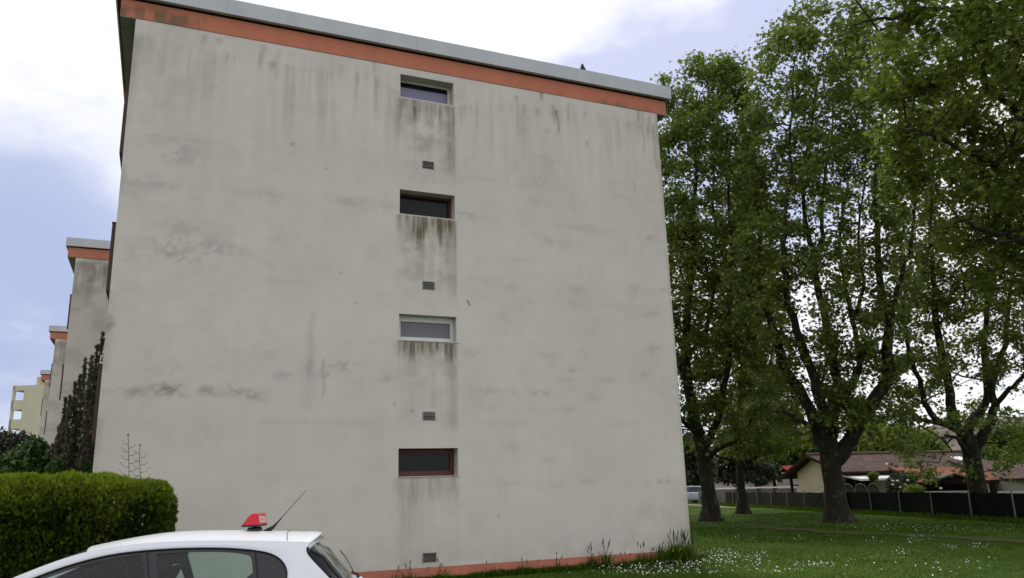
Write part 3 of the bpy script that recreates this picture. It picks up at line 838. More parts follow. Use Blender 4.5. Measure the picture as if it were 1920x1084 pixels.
# greenhouse: outer edge O (roof rail down both pillars), inner edge G of the black glazing band
def ysurf(x, z):
    y = .812 - .50 * max(0, z - .93) ** 1.12
    if x < -.9: y -= .16 * ((-.9 - x) / 1.05) ** 2
    if x > .6: y -= .05 * (x - .6) ** 1.5
    return y
OUT = [(1.42, .94), (1.12, 1.075), (.82, 1.205), (.52, 1.315), (.25, 1.382), (-.05, 1.415), (-.4, 1.425), (-.8, 1.417), (-1.2, 1.397), (-1.42, 1.380), (-1.57, 1.366), (-1.55, 1.31), (-1.575, 1.25), (-1.70, 1.12), (-1.84, .98), (-1.90, .92)]
INN = [(1.30, .94), (1.04, 1.04), (.78, 1.145), (.50, 1.245), (.22, 1.315), (-.05, 1.348), (-.4, 1.36), (-.75, 1.352), (-1.02, 1.328), (-1.21, 1.292), (-1.325, 1.232), (-1.385, 1.145), (-1.388, 1.06), (-1.35, .98), (-1.31, .945), (-1.29, .92)]


def resample(pts, n):
    pts = np.array(pts, float)
    seg = np.linalg.norm(np.diff(pts, axis=0), axis=1); s_ = np.concatenate(([0], np.cumsum(seg)))
    # smooth via dense Catmull-Rom on parameter index
    k = len(pts); dense = []
    for i in range(k - 1):
        p0 = pts[max(i - 1, 0)]; p1 = pts[i]; p2 = pts[i + 1]; p3 = pts[min(i + 2, k - 1)]
        for t in np.linspace(0, 1, 8, endpoint=False):
            dense.append(.5 * ((2 * p1) + (-p0 + p2) * t + (2 * p0 - 5 * p1 + 4 * p2 - p3) * t * t + (-p0 + 3 * p1 - 3 * p2 + p3) * t**3))
    dense.append(pts[-1]); dense = np.array(dense)
    idx_ = np.linspace(0, len(dense) - 1, n)
    return np.stack([np.interp(idx_, np.arange(len(dense)), dense[:, j]) for j in range(pts.shape[1])], 1)


NP = 90
Oc = resample(OUT, NP); Ic = resample(INN, NP)
for s in (1, -1):
    b = MB(); rows = []
    for j in range(5):
        t = j / 4
        rows.append([((1 - t) * Oc[i][0] + t * Ic[i][0], s * (ysurf((1 - t) * Oc[i][0] + t * Ic[i][0], (1 - t) * Oc[i][1] + t * Ic[i][1]) - (.012 * (t > .99))), (1 - t) * Oc[i][1] + t * Ic[i][1]) for i in range(NP)])
    b.grid(rows)
    b.build('side_frame', M['carwhite'], car, smooth=True)

    def poly(pts, holes, off, name, mat, par, thick=0):
        loops = [[Vector((p[0], 0, p[1])) for p in pts]] + [[Vector((p[0], 0, p[1])) for p in hh] for hh in holes]
        tri = tessellate_polygon(loops)
        flat = [p for lp in loops for p in lp]
        mb_ = MB(); mb_.add([(p.x, s * (ysurf(p.x, p.z) + off), p.z) for p in flat], [tuple(t) for t in tri])
        return mb_.build(name, mat, par)
    FG = resample([(1.16, .945), (.96, 1.03), (.74, 1.12), (.47, 1.215), (.20, 1.28), (-.06, 1.315), (-.13, 1.316)], 40).tolist() + [(-.20, 1.1), (-.25, .945)]
    RG = resample([(-.34, .945), (-.30, 1.12), (-.26, 1.30), (-.30, 1.322), (-.6, 1.325), (-.85, 1.312), (-1.02, 1.285), (-1.075, 1.24), (-1.10, 1.10), (-1.12, .945)], 50).tolist()
    outer = Ic.tolist()
    poly(outer, [FG, RG], -.012, 'window_trim', M['carblack'], car)
    poly(FG, [], -.018, 'side_window', M['carglass'], car)
    poly(RG, [], -.018, 'side_window', M['carglass'], car)
    # rubber lip round the glazing and the seam between the doors
    b = MB(); b.tube([(p[0], s * (ysurf(p[0], p[1]) - .004), p[1]) for p in resample(INN, 60)], .007, 6)
    b.tube([(x, s * (ysurf(x, z) - .006), z) for x, z in ((-.165, 1.352), (-.19, 1.25), (-.235, 1.10), (-.285, .945))], .004, 5)
    b.tube([(x, s * (ysurf(x, z) - .004), z) for x, z in ((-1.10, 1.31), (-1.125, 1.2), (-1.15, 1.05), (-1.17, .945))], .005, 5)
    b.build('window_seal', M['carrubber'], car)

# roof skin between the rails
b = MB(); rows = []
topi = [i for i in range(NP) if Oc[i][0] > -1.63 and Oc[i][0] < .34 and Oc[i][1] > 1.33]
rail = [(Oc[i][0], Oc[i][1]) for i in topi]
for (x, z) in rail:
    yr = ysurf(x, z); r = []
    crown = .060 - .034 * float(sstep(np.array(x), -.25, .34))
    front = max(0, (x + .1)) / .44
    for t in np.linspace(-1, 1, 23):
        a = abs(t)
        xx = x + .10 * front * (1 - t * t) - .09 * sstep(np.array(-x), 1.3, 1.62) * (1 - a ** 3)
        r.append((float(xx), yr * t, z + crown * (1 - a ** 2.6)))
    rows.append(r)
b.grid(rows)
roof = b.build('roof', M['carwhite'], car, smooth=True)
last = rows[-1]
b = MB()          # spoiler lip under the roof's trailing edge
b.grid([last, [(p[0] - .012, p[1], p[2] - .012) for p in last], [(p[0] - .006, p[1] * .99, p[2] - .040) for p in last], [(p[0] + .10, p[1] * .97, p[2] - .052) for p in last]])
b.build('spoiler', M['carwhite'], roof, smooth=True)
b = MB(); b.box(-1.680, -1.668, -.13, .13, 1.374, 1.388); b.build('brake_light', M['lampred'], roof)
b = MB()          # roof / tailgate seam
b.tube([(-1.375 + .035 * (1 - (t / .553) ** 2), t, float(np.interp(1.375 - .035 * (1 - (t / .553) ** 2), [-r[0] for r in rail], [r[1] for r in rail])) + (.060) * (1 - min(1, abs(t) / ysurf(-1.37, 1.382)) ** 2.6) + .0015) for t in np.linspace(-.55, .55, 25)], .0035, 5)
b.build('tailgate_seam', M['carblack'], roof)
for s in (1, -1):   # drip grooves are only a soft highlight: a thin raised bead
    b = MB(); b.tube([(x, s * (ysurf(x, z) * .93), z + .052 * (1 - .93 ** 2.6) + .001) for (x, z) in rail[2:-8]], .003, 5); b.build('roof_strip', M['carwhite'], roof)

# windscreen and rear screen
def screen(name, top, bot, mat, n=17, m_=9, bow=.03, inset=0):
    b = MB(); rows = []
    for j in range(m_):
        t = j / (m_ - 1); r = []
        for i in range(n):
            a = -1 + 2 * i / (n - 1)
            x = (1 - t) * (top[0] + top[3] * (1 - a * a)) + t * (bot[0] + bot[3] * (1 - a * a))
            y = a * ((1 - t) * top[1] + t * bot[1]); z = (1 - t) * (top[2] + .028 * (1 - a * a)) + t * bot[2] + bow * math.sin(PI * t)
            r.append((x, y, z))
        rows.append(r)
    b.grid(rows); return b.build(name, mat, car, smooth=True)
wsc = screen('windscreen', (.35, .575, 1.352, .09), (1.37, .70, .945, .16), M['carglass'], bow=.018)
rsc = screen('rear_window', (-1.605, .515, 1.300, -.035), (-1.935, .60, .955, -.06), M['carglass'], bow=.030)
for s in (1, -1):      # black surround and wiper on the rear screen
    b = MB(); b.tube([(-1.590, s * .528, 1.300), (-1.71, s * .562, 1.23), (-1.80, s * .590, 1.12), (-1.885, s * .605, 1.02), (-1.94, s * .605, .955)], [.014, .018, .02, .02, .02], 6)
    b.build('window_seal', M['carblack'], rsc)
b = MB(); b.tube([(-2.03, -.02, .99), (-2.02, .02, 1.015), (-1.965, .1, 1.05)], [.02, .013, .006], 6); b.tube([(-1.99, .0, 1.03), (-1.90, -.22, 1.17), (-1.84, -.36, 1.225)], .006, 5)
b.build('rear_wiper', M['carblack'], rsc)
# tailgate below the screen, lamps, plate, bumper line
b = MB(); b.tube([(-1.95, .50, .93), (-2.05, .3, .93), (-2.07, 0, .93), (-2.05, -.3, .93), (-1.95, -.50, .93)], .035, 8); b.build('tailgate', M['carwhite'], car, smooth=True)
for s in (1, -1):
    b = MB(); b.prism([(-1.80, s * .745, .93), (-2.00, s * .56, .90), (-2.025, s * .53, .62), (-1.84, s * .775, .66)], (-.045, s * .02, 0)); b.build('tail_light', M['lampred'], car, bevel=.01)
    b = MB(); b.prism([(1.62, s * .79, .80), (1.93, s * .62, .66), (1.97, s * .55, .56), (1.72, s * .79, .62)], (.03, s * .02, .015)); b.build('headlight', M['lampglass'], car, bevel=.01)
    b = MB(); b.tube([(.98, s * .80, .98), (.96, s * .90, 1.00)], .018, 6); b.add([], [])
    b.obox((.86, s * .86, .945), (.14, 0, 0), (0, s * .17, 0), (0, 0, .13)); b.build('door_mirror', M['carblack'], car, bevel=.025)
    for xh in (-.12, -1.0):
        b = MB(); b.obox((xh, s * .862, .80), (-.18, 0, 0), (0, s * .03, 0), (0, 0, .035)); b.build('door_handle', M['carwhite'], car, bevel=.008)
    for xs_, xe_ in ((-.27, -.25), (.98, 1.0)):
        b = MB(); b.tube([(xs_, s * .853, .92), (xs_, s * .873, .6), (xs_, s * .86, .3)], .004, 4); b.build('door_seam', M['carblack'], body)
    for xw in (1.22, -1.32):
        wmb = MB(); wmb.lathe([(.20, s * .70), (.30, s * .70), (.315, s * .74), (.315, s * .86), (.30, s * .885), (.205, s * .885)], (xw, 0, .315), 'y', 28)
        wheel = wmb.build('wheel', M['carrubber'], car, smooth=True)
        r_ = MB(); r_.lathe([(0, s * .872), (.05, s * .875), (.06, s * .86), (.17, s * .872), (.205, s * .885)], (xw, 0, .315), 'y', 28)
        for q_ in range(5):
            a = q_ * 2 * PI / 5
            r_.obox((xw + .03 * math.cos(a) - .02 * math.sin(a), s * .868, .315 + .03 * math.sin(a) + .02 * math.cos(a)), (.16 * math.cos(a), 0, .16 * math.sin(a)), (.04 * math.sin(a), 0, -.04 * math.cos(a)), (0, s * .015, 0))
        r_.build('rim', M['alloy'], wheel)
        ar = MB(); ar.tube([(xw + .345 * math.cos(a), s * .866, .315 + .345 * math.sin(a)) for a in np.linspace(-.25, PI + .25, 22)], .016, 6); 
        o = len(ar.v); pts_ = [(xw + .345 * math.cos(a), s * .872, .315 + .345 * math.sin(a)) for a in np.linspace(-.25, PI + .25, 22)]
        ar.v.extend(pts_); ar.f.append(tuple(range(o, o + len(pts_)))); ar.build('wheel_arch', M['carblack'], body)
b = MB(); b.box(1.985, 2.0, -.26, .26, .36, .47); b.build('number_plate', M['whitepaint'], car)
b = MB(); b.box(-2.035, -2.02, -.26, .26, .66, .77); b.build('number_plate', M['whitepaint'], car)
b = MB(); b.prism([(1.96, -.45, .48), (1.96, .45, .48), (2.0, .40, .58), (2.0, -.40, .58)], (.02, 0, 0)); b.build('grille', M['carblack'], car)
# cabin: floor pan, dash, seats, headliner
b = MB(); b.box(-1.75, 1.15, -.74, .74, .936, .942); b.prism([(.62, -.68, .94), (1.2, -.62, .94), (1.15, -.62, 1.02), (.72, -.68, 1.05)], (0, 1.30, 0))
b.build('dashboard', M['carinterior'], car)
for s in (1, -1):
    for (xs_, zt_, w2) in ((-.12, 1.13, .23), (-.98, 1.08, .25)):
        b = MB(); b.prism([(xs_ + .08, s * .36 - w2, .94), (xs_ - .04, s * .36 - w2, .94), (xs_ - .13, s * .36 - w2, zt_), (xs_ - .06, s * .36 - w2, zt_ + .01)], (0, 2 * w2, 0))
        b.obox((xs_ - .18, s * .36 - .12, zt_ + .035), (.09, 0, .01), (0, .24, 0), (-.03, 0, .16)); b.tube([(xs_ - .10, s * .36 - .06, zt_ - .02), (xs_ - .13, s * .36 - .06, zt_ + .06)], .006, 5); b.tube([(xs_ - .10, s * .36 + .06, zt_ - .02), (xs_ - .13, s * .36 + .06, zt_ + .06)], .006, 5)
        b.build('seat', M['carinterior'], car, bevel=.02)
    b = MB(); b.obox((.30, s * .20 - .02, 1.25), (.03, 0, 0), (0, .001, 0), (0, 0, .001)); 
b = MB(); rows2 = [[(p[0], p[1] * .97, p[2] - .03) for p in r] for r in rows[2:-3]]; b.grid(rows2)
b.build('headliner', M['headliner'], car, smooth=True)
b = MB(); b.obox((.22, -.11, 1.285), (.02, 0, .004), (0, .22, 0), (-.01, 0, .06)); b.build('rear_view_mirror', M['carblack'], car, bevel=.01)
b = MB(); b.tube([(.55 + .17 * math.cos(a) * .45, .36 + .17 * math.sin(a), .99 + .17 * math.cos(a) * .8) for a in np.linspace(0, 2 * PI, 24)], .012, 6); b.build('steering_wheel', M['carblack'], car)

# aerial: rubber foot and raked whip
def roofz(x, y):
    z = np.interp(-x, [-r[0] for r in rail], [r[1] for r in rail]); yr = ysurf(x, z)
    return z + .055 * (1 - abs(y / yr) ** 2.6)
ax = -1.16; az = roofz(ax, 0)
b = MB(); b.tube([(ax + .075, 0, az - .004), (ax + .03, 0, az + .010), (ax - .0, 0, az + .022), (ax - .035, 0, az + .045), (ax - .07, 0, az + .085), (ax - .11, 0, az + .13)], [.010, .019, .021, .014, .008, .0055], 8)
b.tube([(ax - .11, 0, az + .13), (ax - .345, 0, az + .395)], [.0042, .0024], 6); b.build('antenna', M['carrubber'], car, smooth=True)

# driving-school roof sign (stands on the roof by magnet: a thing of its own)
sx = -1.0; sz = roofz(sx, 0)
cw = Matrix.Translation(CARM) @ Matrix.Rotation(PI - CA, 4, 'Z')
wpos = cw @ Vector((sx, 0.02, sz + .003))
sign = thing('roof_sign', 'red wedge-shaped driving-school sign with white letters on the white car roof', 'sign', wpos, PI - CA - .17); sign.scale = (1.0, 1.0, 1.18)
b = MB(); b.lathe([(0, 0), (.055, 0), (.060, .008), (.052, .018), (.048, .030), (0, .030)], (0, 0, 0), 'z', 20)
b.lathe([(0, 0), (.055, 0), (.060, .008), (.052, .018), (.048, .030), (0, .030)], (0, -.12, 0), 'z', 20); b.build('magnet_foot', M['carblack'], sign, smooth=True)
b = MB(); b.prism([(.092, -.20, .036), (-.082, -.20, .036), (-.086, -.20, .050), (.096, -.20, .050)], (0, .28, 0)); b.build('base', M['carblack'], sign, bevel=.004)
b = MB()
pf = [(.090, .050), (.070, .075), (.045, .105), (.018, .130), (-.004, .141), (-.020, .143), (-.058, .141), (-.067, .134), (-.078, .050)]
b.prism([(p[0], -.195, p[1]) for p in pf], (0, .27, 0)); b.build('shell', M['signred'], sign, bevel=.004)
for txt, zc, hgt, mat_ in (('\u00c9COLE', .068, .052, 'signwhite'), ('AUTO', .124, .018, 'orange2')):
    cu = bpy.data.curves.new('lettering', 'FONT'); cu.body = txt; cu.size = hgt * 1.35; cu.align_x = 'CENTER'; cu.extrude = .0008; cu.offset = .0012
    to = bpy.data.objects.new('lettering', cu); C.objects.link(to)
    dg = bpy.context.evaluated_depsgraph_get(); me2 = bpy.data.meshes.new_from_object(to.evaluated_get(dg)); bpy.data.objects.remove(to)
    me2.materials.clear(); me2.materials.append(M[mat_])
    lo = link('lettering', me2, sign)
    # text plane lies on the steep rear face, reading from the car's left to its right
    slope = math.atan2(.011, .084)
    xm = -.078 + (zc - .050) / .084 * .011 - .0015
    ex = Vector((0, -1, 0)); ez = Vector((math.sin(slope), 0, math.cos(slope))); en = ex.cross(ez)
    lo.matrix_local = Matrix(((ex.x, ez.x, en.x, xm), (ex.y, ez.y, en.y, -.06), (ex.z, ez.z, en.z, zc), (0, 0, 0, 1)))
# ------------------------------------------------------------------ houses beyond the lawn
def xy(px, D, py=900):
    p = at(px, py, 'd', D); return np.array([p[0], p[1], 0.0])


def zat(px, py, D):
    """height of what stands at photo pixel (px, py) and axis distance D"""
    return at(px, py, 'd', D)[2]


def roof_plane(name, r0, r1, e0, e1, mat, parent, thick=.10):
    """tiled slab: ridge ends r0,r1, eave ends e0,e1"""
    r0, r1, e0, e1 = map(lambda p: np.array(p, float), (r0, r1, e0, e1))
    n = np.cross(r1 - r0, e0 - r0); n /= np.linalg.norm(n); n = n if n[2] > 0 else -n
    vs = [r0, r1, e1, e0]; vs = vs + [p - n * thick for p in vs]
    b = MB(); b.add(vs, [(0, 1, 2, 3), (7, 6, 5, 4), (0, 4, 5, 1), (1, 5, 6, 2), (2, 6, 7, 3), (3, 7, 4, 0)])
    o = b.build(name, mat, parent)
    eu = (r1 - r0) / np.linalg.norm(r1 - r0); ev = np.cross(n, eu); ev /= np.linalg.norm(ev)
    a = o.data.attributes.new('slope', 'FLOAT_VECTOR', 'POINT')
    for i, p in enumerate(vs): a.data[i].vector = (float(np.dot(p - r0, eu)) + 50, float(np.dot(p - r0, ev)) + 50, 0)
    return o


up = np.array([0, 0, 1.0])
A = xy(1580, 46); B = xy(1470, 51.5)
gdir = B - A; glen = np.linalg.norm(gdir); gdir /= glen
e = np.array([gdir[1], -gdir[0], 0])
if np.dot(e, RR) < 0: e = -e
zE, zF, zR = zat(1600, 884, 46), zat(1465, 896, 51.5), zat(1530, 853, 49)
apx = .50 * glen
h1 = thing('bungalow', 'low cream bungalow with brown tiled gable roof and white awning, behind the thick-trunked plane tree', 'house', A, 0)
O = lambda g_, x_, z_: gdir * g_ + e * x_ + up * z_
roof_plane('roof', O(apx, -.2, zR), O(apx, 11.5, zR), O(-.3, -.2, zE), O(-.3, 11.5, zE), M['tile_brown'], h1)
rf = roof_plane('roof', O(apx, 11.5, zR + .003), O(apx, -.2, zR + .003), O(glen + .2, 11.5, zF), O(glen + .2, -.2, zF), M['tile_brown'], h1)
b = MB(); b.tube([O(apx, -.2, zR + .04), O(apx, 11.5, zR + .04)], .10, 8); b.build('ridge_tiles', M['tile_brown'], rf)
b = MB()        # gable wall
gw = [O(.5, .35, -.1), O(.5, .35, zE + .02), O(apx, .35, zR - .14), O(glen - 1.0, .35, zF + .30), O(glen - 1.0, .35, -.1)]
b.prism(gw, e * .3)
b.build('wall', M['housecream'], h1)
b = MB(); b.prism([O(.5, .66, -.1), O(.5, .66, zE + .0), O(.5, 11.2, zE), O(.5, 11.2, -.1)], gdir * .25); b.build('wall', M['housewhite'], h1)
for s0, s1 in ((O(apx, -.22, zR - .06), O(-.32, -.22, zE - .06)), (O(apx, -.22, zR - .06), O(glen + .22, -.22, zF - .06))):
    b = MB(); d = (s1 - s0); b.obox(s0 - up * .08, d, e * .04, up * .18); b.build('bargeboard', M['timber'], h1)
b = MB()
for t in (4.6,): pb_ = MB(); pb_.obox(O(glen - .3, t, 0), gdir * .14, e * .14, up * (zF)); pb_.build('porch_post', M['timber'], h1)
b.obox(O(glen - .3, .3, 0), gdir * .14, e * .14, up * zF)
b.obox(O(glen - .3, .37, zF - .55), gdir * -.7, e * .1, up * .1)
b.build('porch_post', M['timber'], h1)
b = MB(); b.obox(O(-.38, -.2, zE - .12), e * 11.7, gdir * .08, up * .12); b.build('gutter', M['timber'], h1)
# dark glazed recess, awning, near wall pieces
b = MB(); b.obox(O(.46, .5, .0), e * 1.9, gdir * .06, up * 2.0); dr = b.build('window', M['glass'], h1)
b = MB()
for t in (.5, 1.1, 1.75, 2.35): b.obox(O(.42, t, .0), e * .07, gdir * .05, up * 1.95)
b.build('frame', M['post'], dr)
b = MB(); b.prism([O(.44, .1, zat(1600, 891, 45)), O(.44, .1, zat(1600, 889, 45)), O(-1.4, .1, zat(1590, 898.5, 44)), O(-1.4, .1, zat(1590, 902.5, 44))], e * 2.9)
b.build('awning', M['whitepaint'], h1)
dp = at(1669, 877, 'd', 48)
b = MB(); b.lathe([(0, .0), (.15, .012), (.28, .05), (.36, .10)], (0, 0, 0), 'y', 20)
dish = b.build('satellite_dish', M['whitepaint'], h1, smooth=True)
dish.location = Vector(dp - A); dish.rotation_euler = (math.radians(-15), 0, math.radians(38))
b = MB(); b.tube([(0, .02, -.0), (.0, .12, -.25), (0, .12, -.75)], .025, 6); b.tube([(0, 0, -.3), (0, -.35, -.05)], .012, 5); b.build('dish_arm', M['steel'], dish)
sp_ = O(apx * .62, 9.6, 0); sz_ = zR - (zR - zE) * .38
b = MB(); b.obox(O(apx * .62, 9.4, sz_ + .04), e * .75, -gdir * .8 - up * (.8 * (zR - zE) / (apx + .3)), up * .06); b.build('skylight', M['whitepaint'], h1)

# second house: low orange roof, dark timber bay below
h2c = xy(1722, 42)
h2 = thing('bungalow', 'low house with orange-red tiled roof over a dark timber front, right of the satellite dish', 'house', h2c)
def Q(px, py, D): return np.array(at(px, py, 'd', D)) - h2c
r0, r1, e0_, e1_ = Q(1668, 877, 47), Q(1838, 876, 44), Q(1722, 904, 42), Q(1876, 899, 39)
roof_plane('roof', r0, r1, e0_, e1_, M['tile_orange'], h2, .12)
b = MB(); dv = e0_ - r0; b.obox(r0 + dv * -.02 + up * .03 - (r1 - r0) / 60, dv * 1.02, (r1 - r0) / 50, up * -.18); b.build('bargeboard', M['timber'], h2)
b = MB(); b.obox(e0_ - up * .17 - (r1 - r0) / 80, e1_ - e0_, (r0 - e0_) * .02, up * .12); b.build('gutter', M['timber'], h2)
b = MB(); w0, w1 = Q(1700, 915, 44), Q(1868, 915, 41); w0[2] = w1[2] = 0
dd_ = (w1 - w0); b.obox(w0, dd_, np.array([.2, .25, 0]), up * 1.55); b.build('wall', M['timber'], h2)
b = MB(); p0 = Q(1840, 915, 40.2); p0[2] = .8
b.obox(p0, dd_ / np.linalg.norm(dd_) * .36, np.array([.02, .04, 0]), up * .55); b.build('window', M['whitepaint'], h2)
# small porch gable breaking the eave
pc = Q(1790, 888, 40.5); dn = dd_ / np.linalg.norm(dd_); dk = np.array([.389, .889, 0]) / .97
b = MB()
for s in (-1, 1):
    b.prism([pc + up * .03, pc + dn * s * 1.1 - up * .32, pc + dn * s * 1.1 - up * .40, pc - up * .06], dk * 2.2)
b.build('porch_roof', M['tile_orange' if False else 'roof_far'], h2)
b = MB(); b.prism([pc + dk * .25 - up * .12, pc + dk * .25 + dn * .85 - up * .40, pc + dk * .25 - dn * .85 - up * .40], dk * .1); b.build('porch_gable', M['dark'], h2)

# third house, right
h3c = xy(1860, 42)
h3 = thing('bungalow', 'pale-walled bungalow with grey-brown tiled roof at the right edge, behind the right plane tree', 'house', h3c)
def Q3(px, py, D): return np.array(at(px, py, 'd', D)) - h3c
ra, rb_, ea, eb = Q3(1775, 862, 50), Q3(2080, 869, 44), Q3(1868, 897, 42), Q3(2120, 896, 35)
roof_plane('roof', ra, rb_, ea, eb, M['tile_brown'], h3, .12)
b = MB(); dv = ea - ra; b.obox(ra - (rb_ - ra) / 90 + up * .03, dv, (rb_ - ra) / 70, up * -.2); b.build('bargeboard', M['timber'], h3)
w0, w1 = Q3(1880, 915, 41.6), Q3(2120, 915, 36); zt_ = ea[2] - .02; w0[2] = w1[2] = 0
b = MB(); b.obox(w0, w1 - w0, np.array([.12, .28, 0]), up * zt_); b.build('wall', M['housewhite'], h3)
ws = Q3(1849, 915, 44); ws[2] = 0
b = MB(); b.obox(ws, w0 - ws, np.array([.08, .2, 0]), up * (zt_ + .1)); b.build('side_wall', M['housewhite'], h3)

# white wall copings behind the screen fence
for (pa, pb, D, lab) in ((1728, 1824, 37, 'long white-topped low wall in front of the dark timber house'), (1872, 1960, 35, 'white-topped low wall in front of the pale bungalow at the right edge')):
    o = xy(pa, D); q_ = xy(pb, D - 1.5) - o; zc = zat((pa + pb) / 2, 921, D)
    t = thing('garden_wall', lab, 'wall', o)
    b = MB(); b.obox(np.array([0, 0, 0.]), q_, np.array([.08, .16, 0]), up * (zc - .08)); b.build('wall', M['concrete'], t)
    b = MB(); b.obox(np.array([-.03, -.06, zc - .079]), q_, np.array([.14, .28, 0]), up * .09); b.build('coping', M['whitepaint'], t)
# arched trellis panels
for i, (px, D) in enumerate(((1588, 41.0), (1612, 40.5), (1636, 40))):
    o = xy(px - 12, D); lab = ['left arched lattice panel, half hidden by the thick plane trunk', 'middle arched lattice fence panel below the white awning', 'right arched lattice panel beside the small ball-topped tree'][i]
    t = thing('trellis_panel', lab, 'garden panel', o, 0, 'arched garden panels')
    q_ = (xy(px + 10, D - .3) - o); wl_ = np.linalg.norm(q_); q_ /= wl_; H0 = 1.02; tk = np.array([.02, .05, 0])
    arc = [q_ * (wl_ / 2 * (1 - math.cos(a))) + up * (H0 + .38 * math.sin(a)) for a in np.linspace(0, PI, 15)]
    b = MB(); b.prism([q_ * 0.0, *arc, q_ * wl_], tk); b.build('slat_panel', M['lath'], t)
    b = MB(); b.tube([q_ * 0 - tk * .5] + [p - tk * .5 for p in arc] + [q_ * wl_ - tk * .5], .035, 6); b.build('frame', M['post'], t)

# boundary fence: straight run from the far left to the right
FP0, FP1 = at(1338, 946.5, 'z', 0), at(2010, 985.5, 'z', 0)
FP1 = FP1 + (FP1 - FP0) * .45
fd = FP1 - FP0; flen = np.linalg.norm(fd); fd /= flen; fn = np.array([fd[1], -fd[0], 0])
if np.dot(fn, CAM - FP0) < 0: fn = -fn
fence = thing('boundary_fence', 'long low screened fence closing the lawn in front of the bungalows', 'fence', FP0)
def fpos(px):       # distance along the fence seen at photo column px
    lo, hi = 0, flen
    for _ in range(40):
        mid = (lo + hi) / 2; v = FP0 + fd * mid - CAM
        if 960 + F * np.dot(v, RR) / np.dot(v, FF) < px: lo = mid
        else: hi = mid
    return lo
s_reed0, s_reed1, s_green = fpos(1363), fpos(1560), flen
hf = .97
def wavy(name, s0, s1, mat, hgt, seed):
    b = MB(); rows = []
    n = int((s1 - s0) / .25)
    for i in range(n + 1):
        s = s0 + (s1 - s0) * i / n
        wv = .025 * math.sin(s * 2.1) + .03 * (fbm(np.array([s * .8]), np.array([1.]), seed)[0] - .5)
        top = hgt + .06 * (fbm(np.array([s * 1.7]), np.array([5.]), seed)[0] - .5)
        rows.append([fd * s + fn * (wv + .03) + up * z for z in (.02, .35, .7, top)])
    b.grid(rows); b.build(name, mat, fence)
wavy('reed_screen', s_reed0, s_reed1, M['reed'], hf, 301)
wavy('green_screen', s_reed1 + .02, s_green, M['greenmesh'], hf + .03, 302)
s = 0
prng = random.Random(4)
while s < flen:
    b = MB(); ln_ = prng.uniform(-.05, .05); hh = 1.03 + prng.uniform(0, .08)
    b.tube([fd * s + fn * .09, fd * (s + ln_) + fn * .09 + up * hh], .032, 8); b.build('post', M['post'], fence)
    s += 2.55 + prng.uniform(-.1, .1)
b = MB()
for z in (.1, .3, .48, .65, .82, .98): b.tube([fd * 0 + fn * .05 + up * z, fd * s_reed0 + fn * .05 + up * z], .006, 4, cap=False)
s = 0
while s < s_reed0: b.tube([fd * s + fn * .05, fd * s + fn * .05 + up * .98], .004, 4, cap=False); s += .15
b.build('wire_mesh', M['post'], fence)

# slatted panel fence with pale coping, farther back
LA, LB = xy(1309, 63), xy(1492, 57)
lath = thing('panel_fence', 'weathered slatted fence with a pale coping, left of the cream gable', 'fence', LA)
ld = LB - LA; llen = np.linalg.norm(ld); ld /= llen; ln2 = np.array([ld[1], -ld[0], 0])
zt1 = zat(1400, 916, 60)
b = MB(); rows = []
b2_ = MB(); s = 0
while s < llen:
    w_ = min(2.2, llen - s)
    for k in range(9): b.obox(ld * (s + .06) + up * (.05 + k * (zt1 - .1) / 9), ld * (w_ - .1), ln2 * -.02, up * ((zt1 - .1) / 9 - .025))
    b2_.obox(ld * (s - .05) - ln2 * -.01, ld * .1, ln2 * -.1, up * zt1)
    s += 2.25
b.build('slats', M['lath'], lath); b2_.build('posts', M['post'], lath) if False else None
s = 0
while s < llen:
    b = MB(); b.obox(ld * (s - .05), ld * .1, ln2 * .06, up * zt1); b.build('post', M['post'], lath); s += 2.25
b = MB(); b.obox(ld * 1.2 + up * (zt1 + .002), ld * (llen - 1.2), ln2 * .12, up * .09); b.build('coping', M['whitepaint'], lath)

# pale pink wall far behind, red sheds
po = xy(1300, 100); pq = xy(1500, 96) - po
t = thing('pink_building', 'long low pale pink building behind the slatted fence', 'building', po)
zt2 = zat(1400, 900, 99)
b = MB(); b.obox(np.zeros(3), pq, np.array([3., 7, 0]), up * zt2); b.build('wall', M['pink'], t)
b = MB(); b.obox(np.array([-.2, -.4, zt2 + .002]), pq, np.array([3.4, 8, 0]), up * .25); b.build('roof', M['concrete'], t)
so = xy(1484, 78); sq = xy(1530, 76) - so
t = thing('red_shed', 'shed with a bright red roof peeping out behind the cream gable', 'shed', so)
zs = zat(1490, 884, 78); zs2 = zat(1490, 872, 80)
b = MB(); b.prism([up * zs, np.array([1.2, 2.8, zs2]), np.array([1.2, 2.8, zs2 - .1]), up * (zs - .1)], sq); b.build('roof', M['redroof'], t)
b = MB(); b.obox(np.array([.25, .5, 0]), sq, np.array([1., 2.2, 0]), up * (zs - .0)); b.build('wall', M['pink'], t)
# street lamp
lp = xy(1455, 92); t = thing('street_lamp', 'white mushroom-topped street lamp left of the cream gable', 'street lamp', lp)
zl = zat(1462, 884, 92)
b = MB(); b.tube([(0, 0, 0), (0, 0, zl - .5)], [.07, .05], 8); b.build('pole', M['whitepaint'], t)
b = MB(); b.lathe([(.05, zl - .5), (.16, zl - .42), (.26, zl - .15), (.0, zl - .15)], (0, 0, 0), 'z', 16); b.build('lamp_glass', M['whitepaint'], t, smooth=True)
b = MB(); b.lathe([(.0, zl + .02), (.25, zl - .02), (.5, zl - .12), (.48, zl - .145), (0, zl - .14)], (0, 0, 0), 'z', 18); b.build('lamp_shade', M['whitepaint'], t, smooth=True)

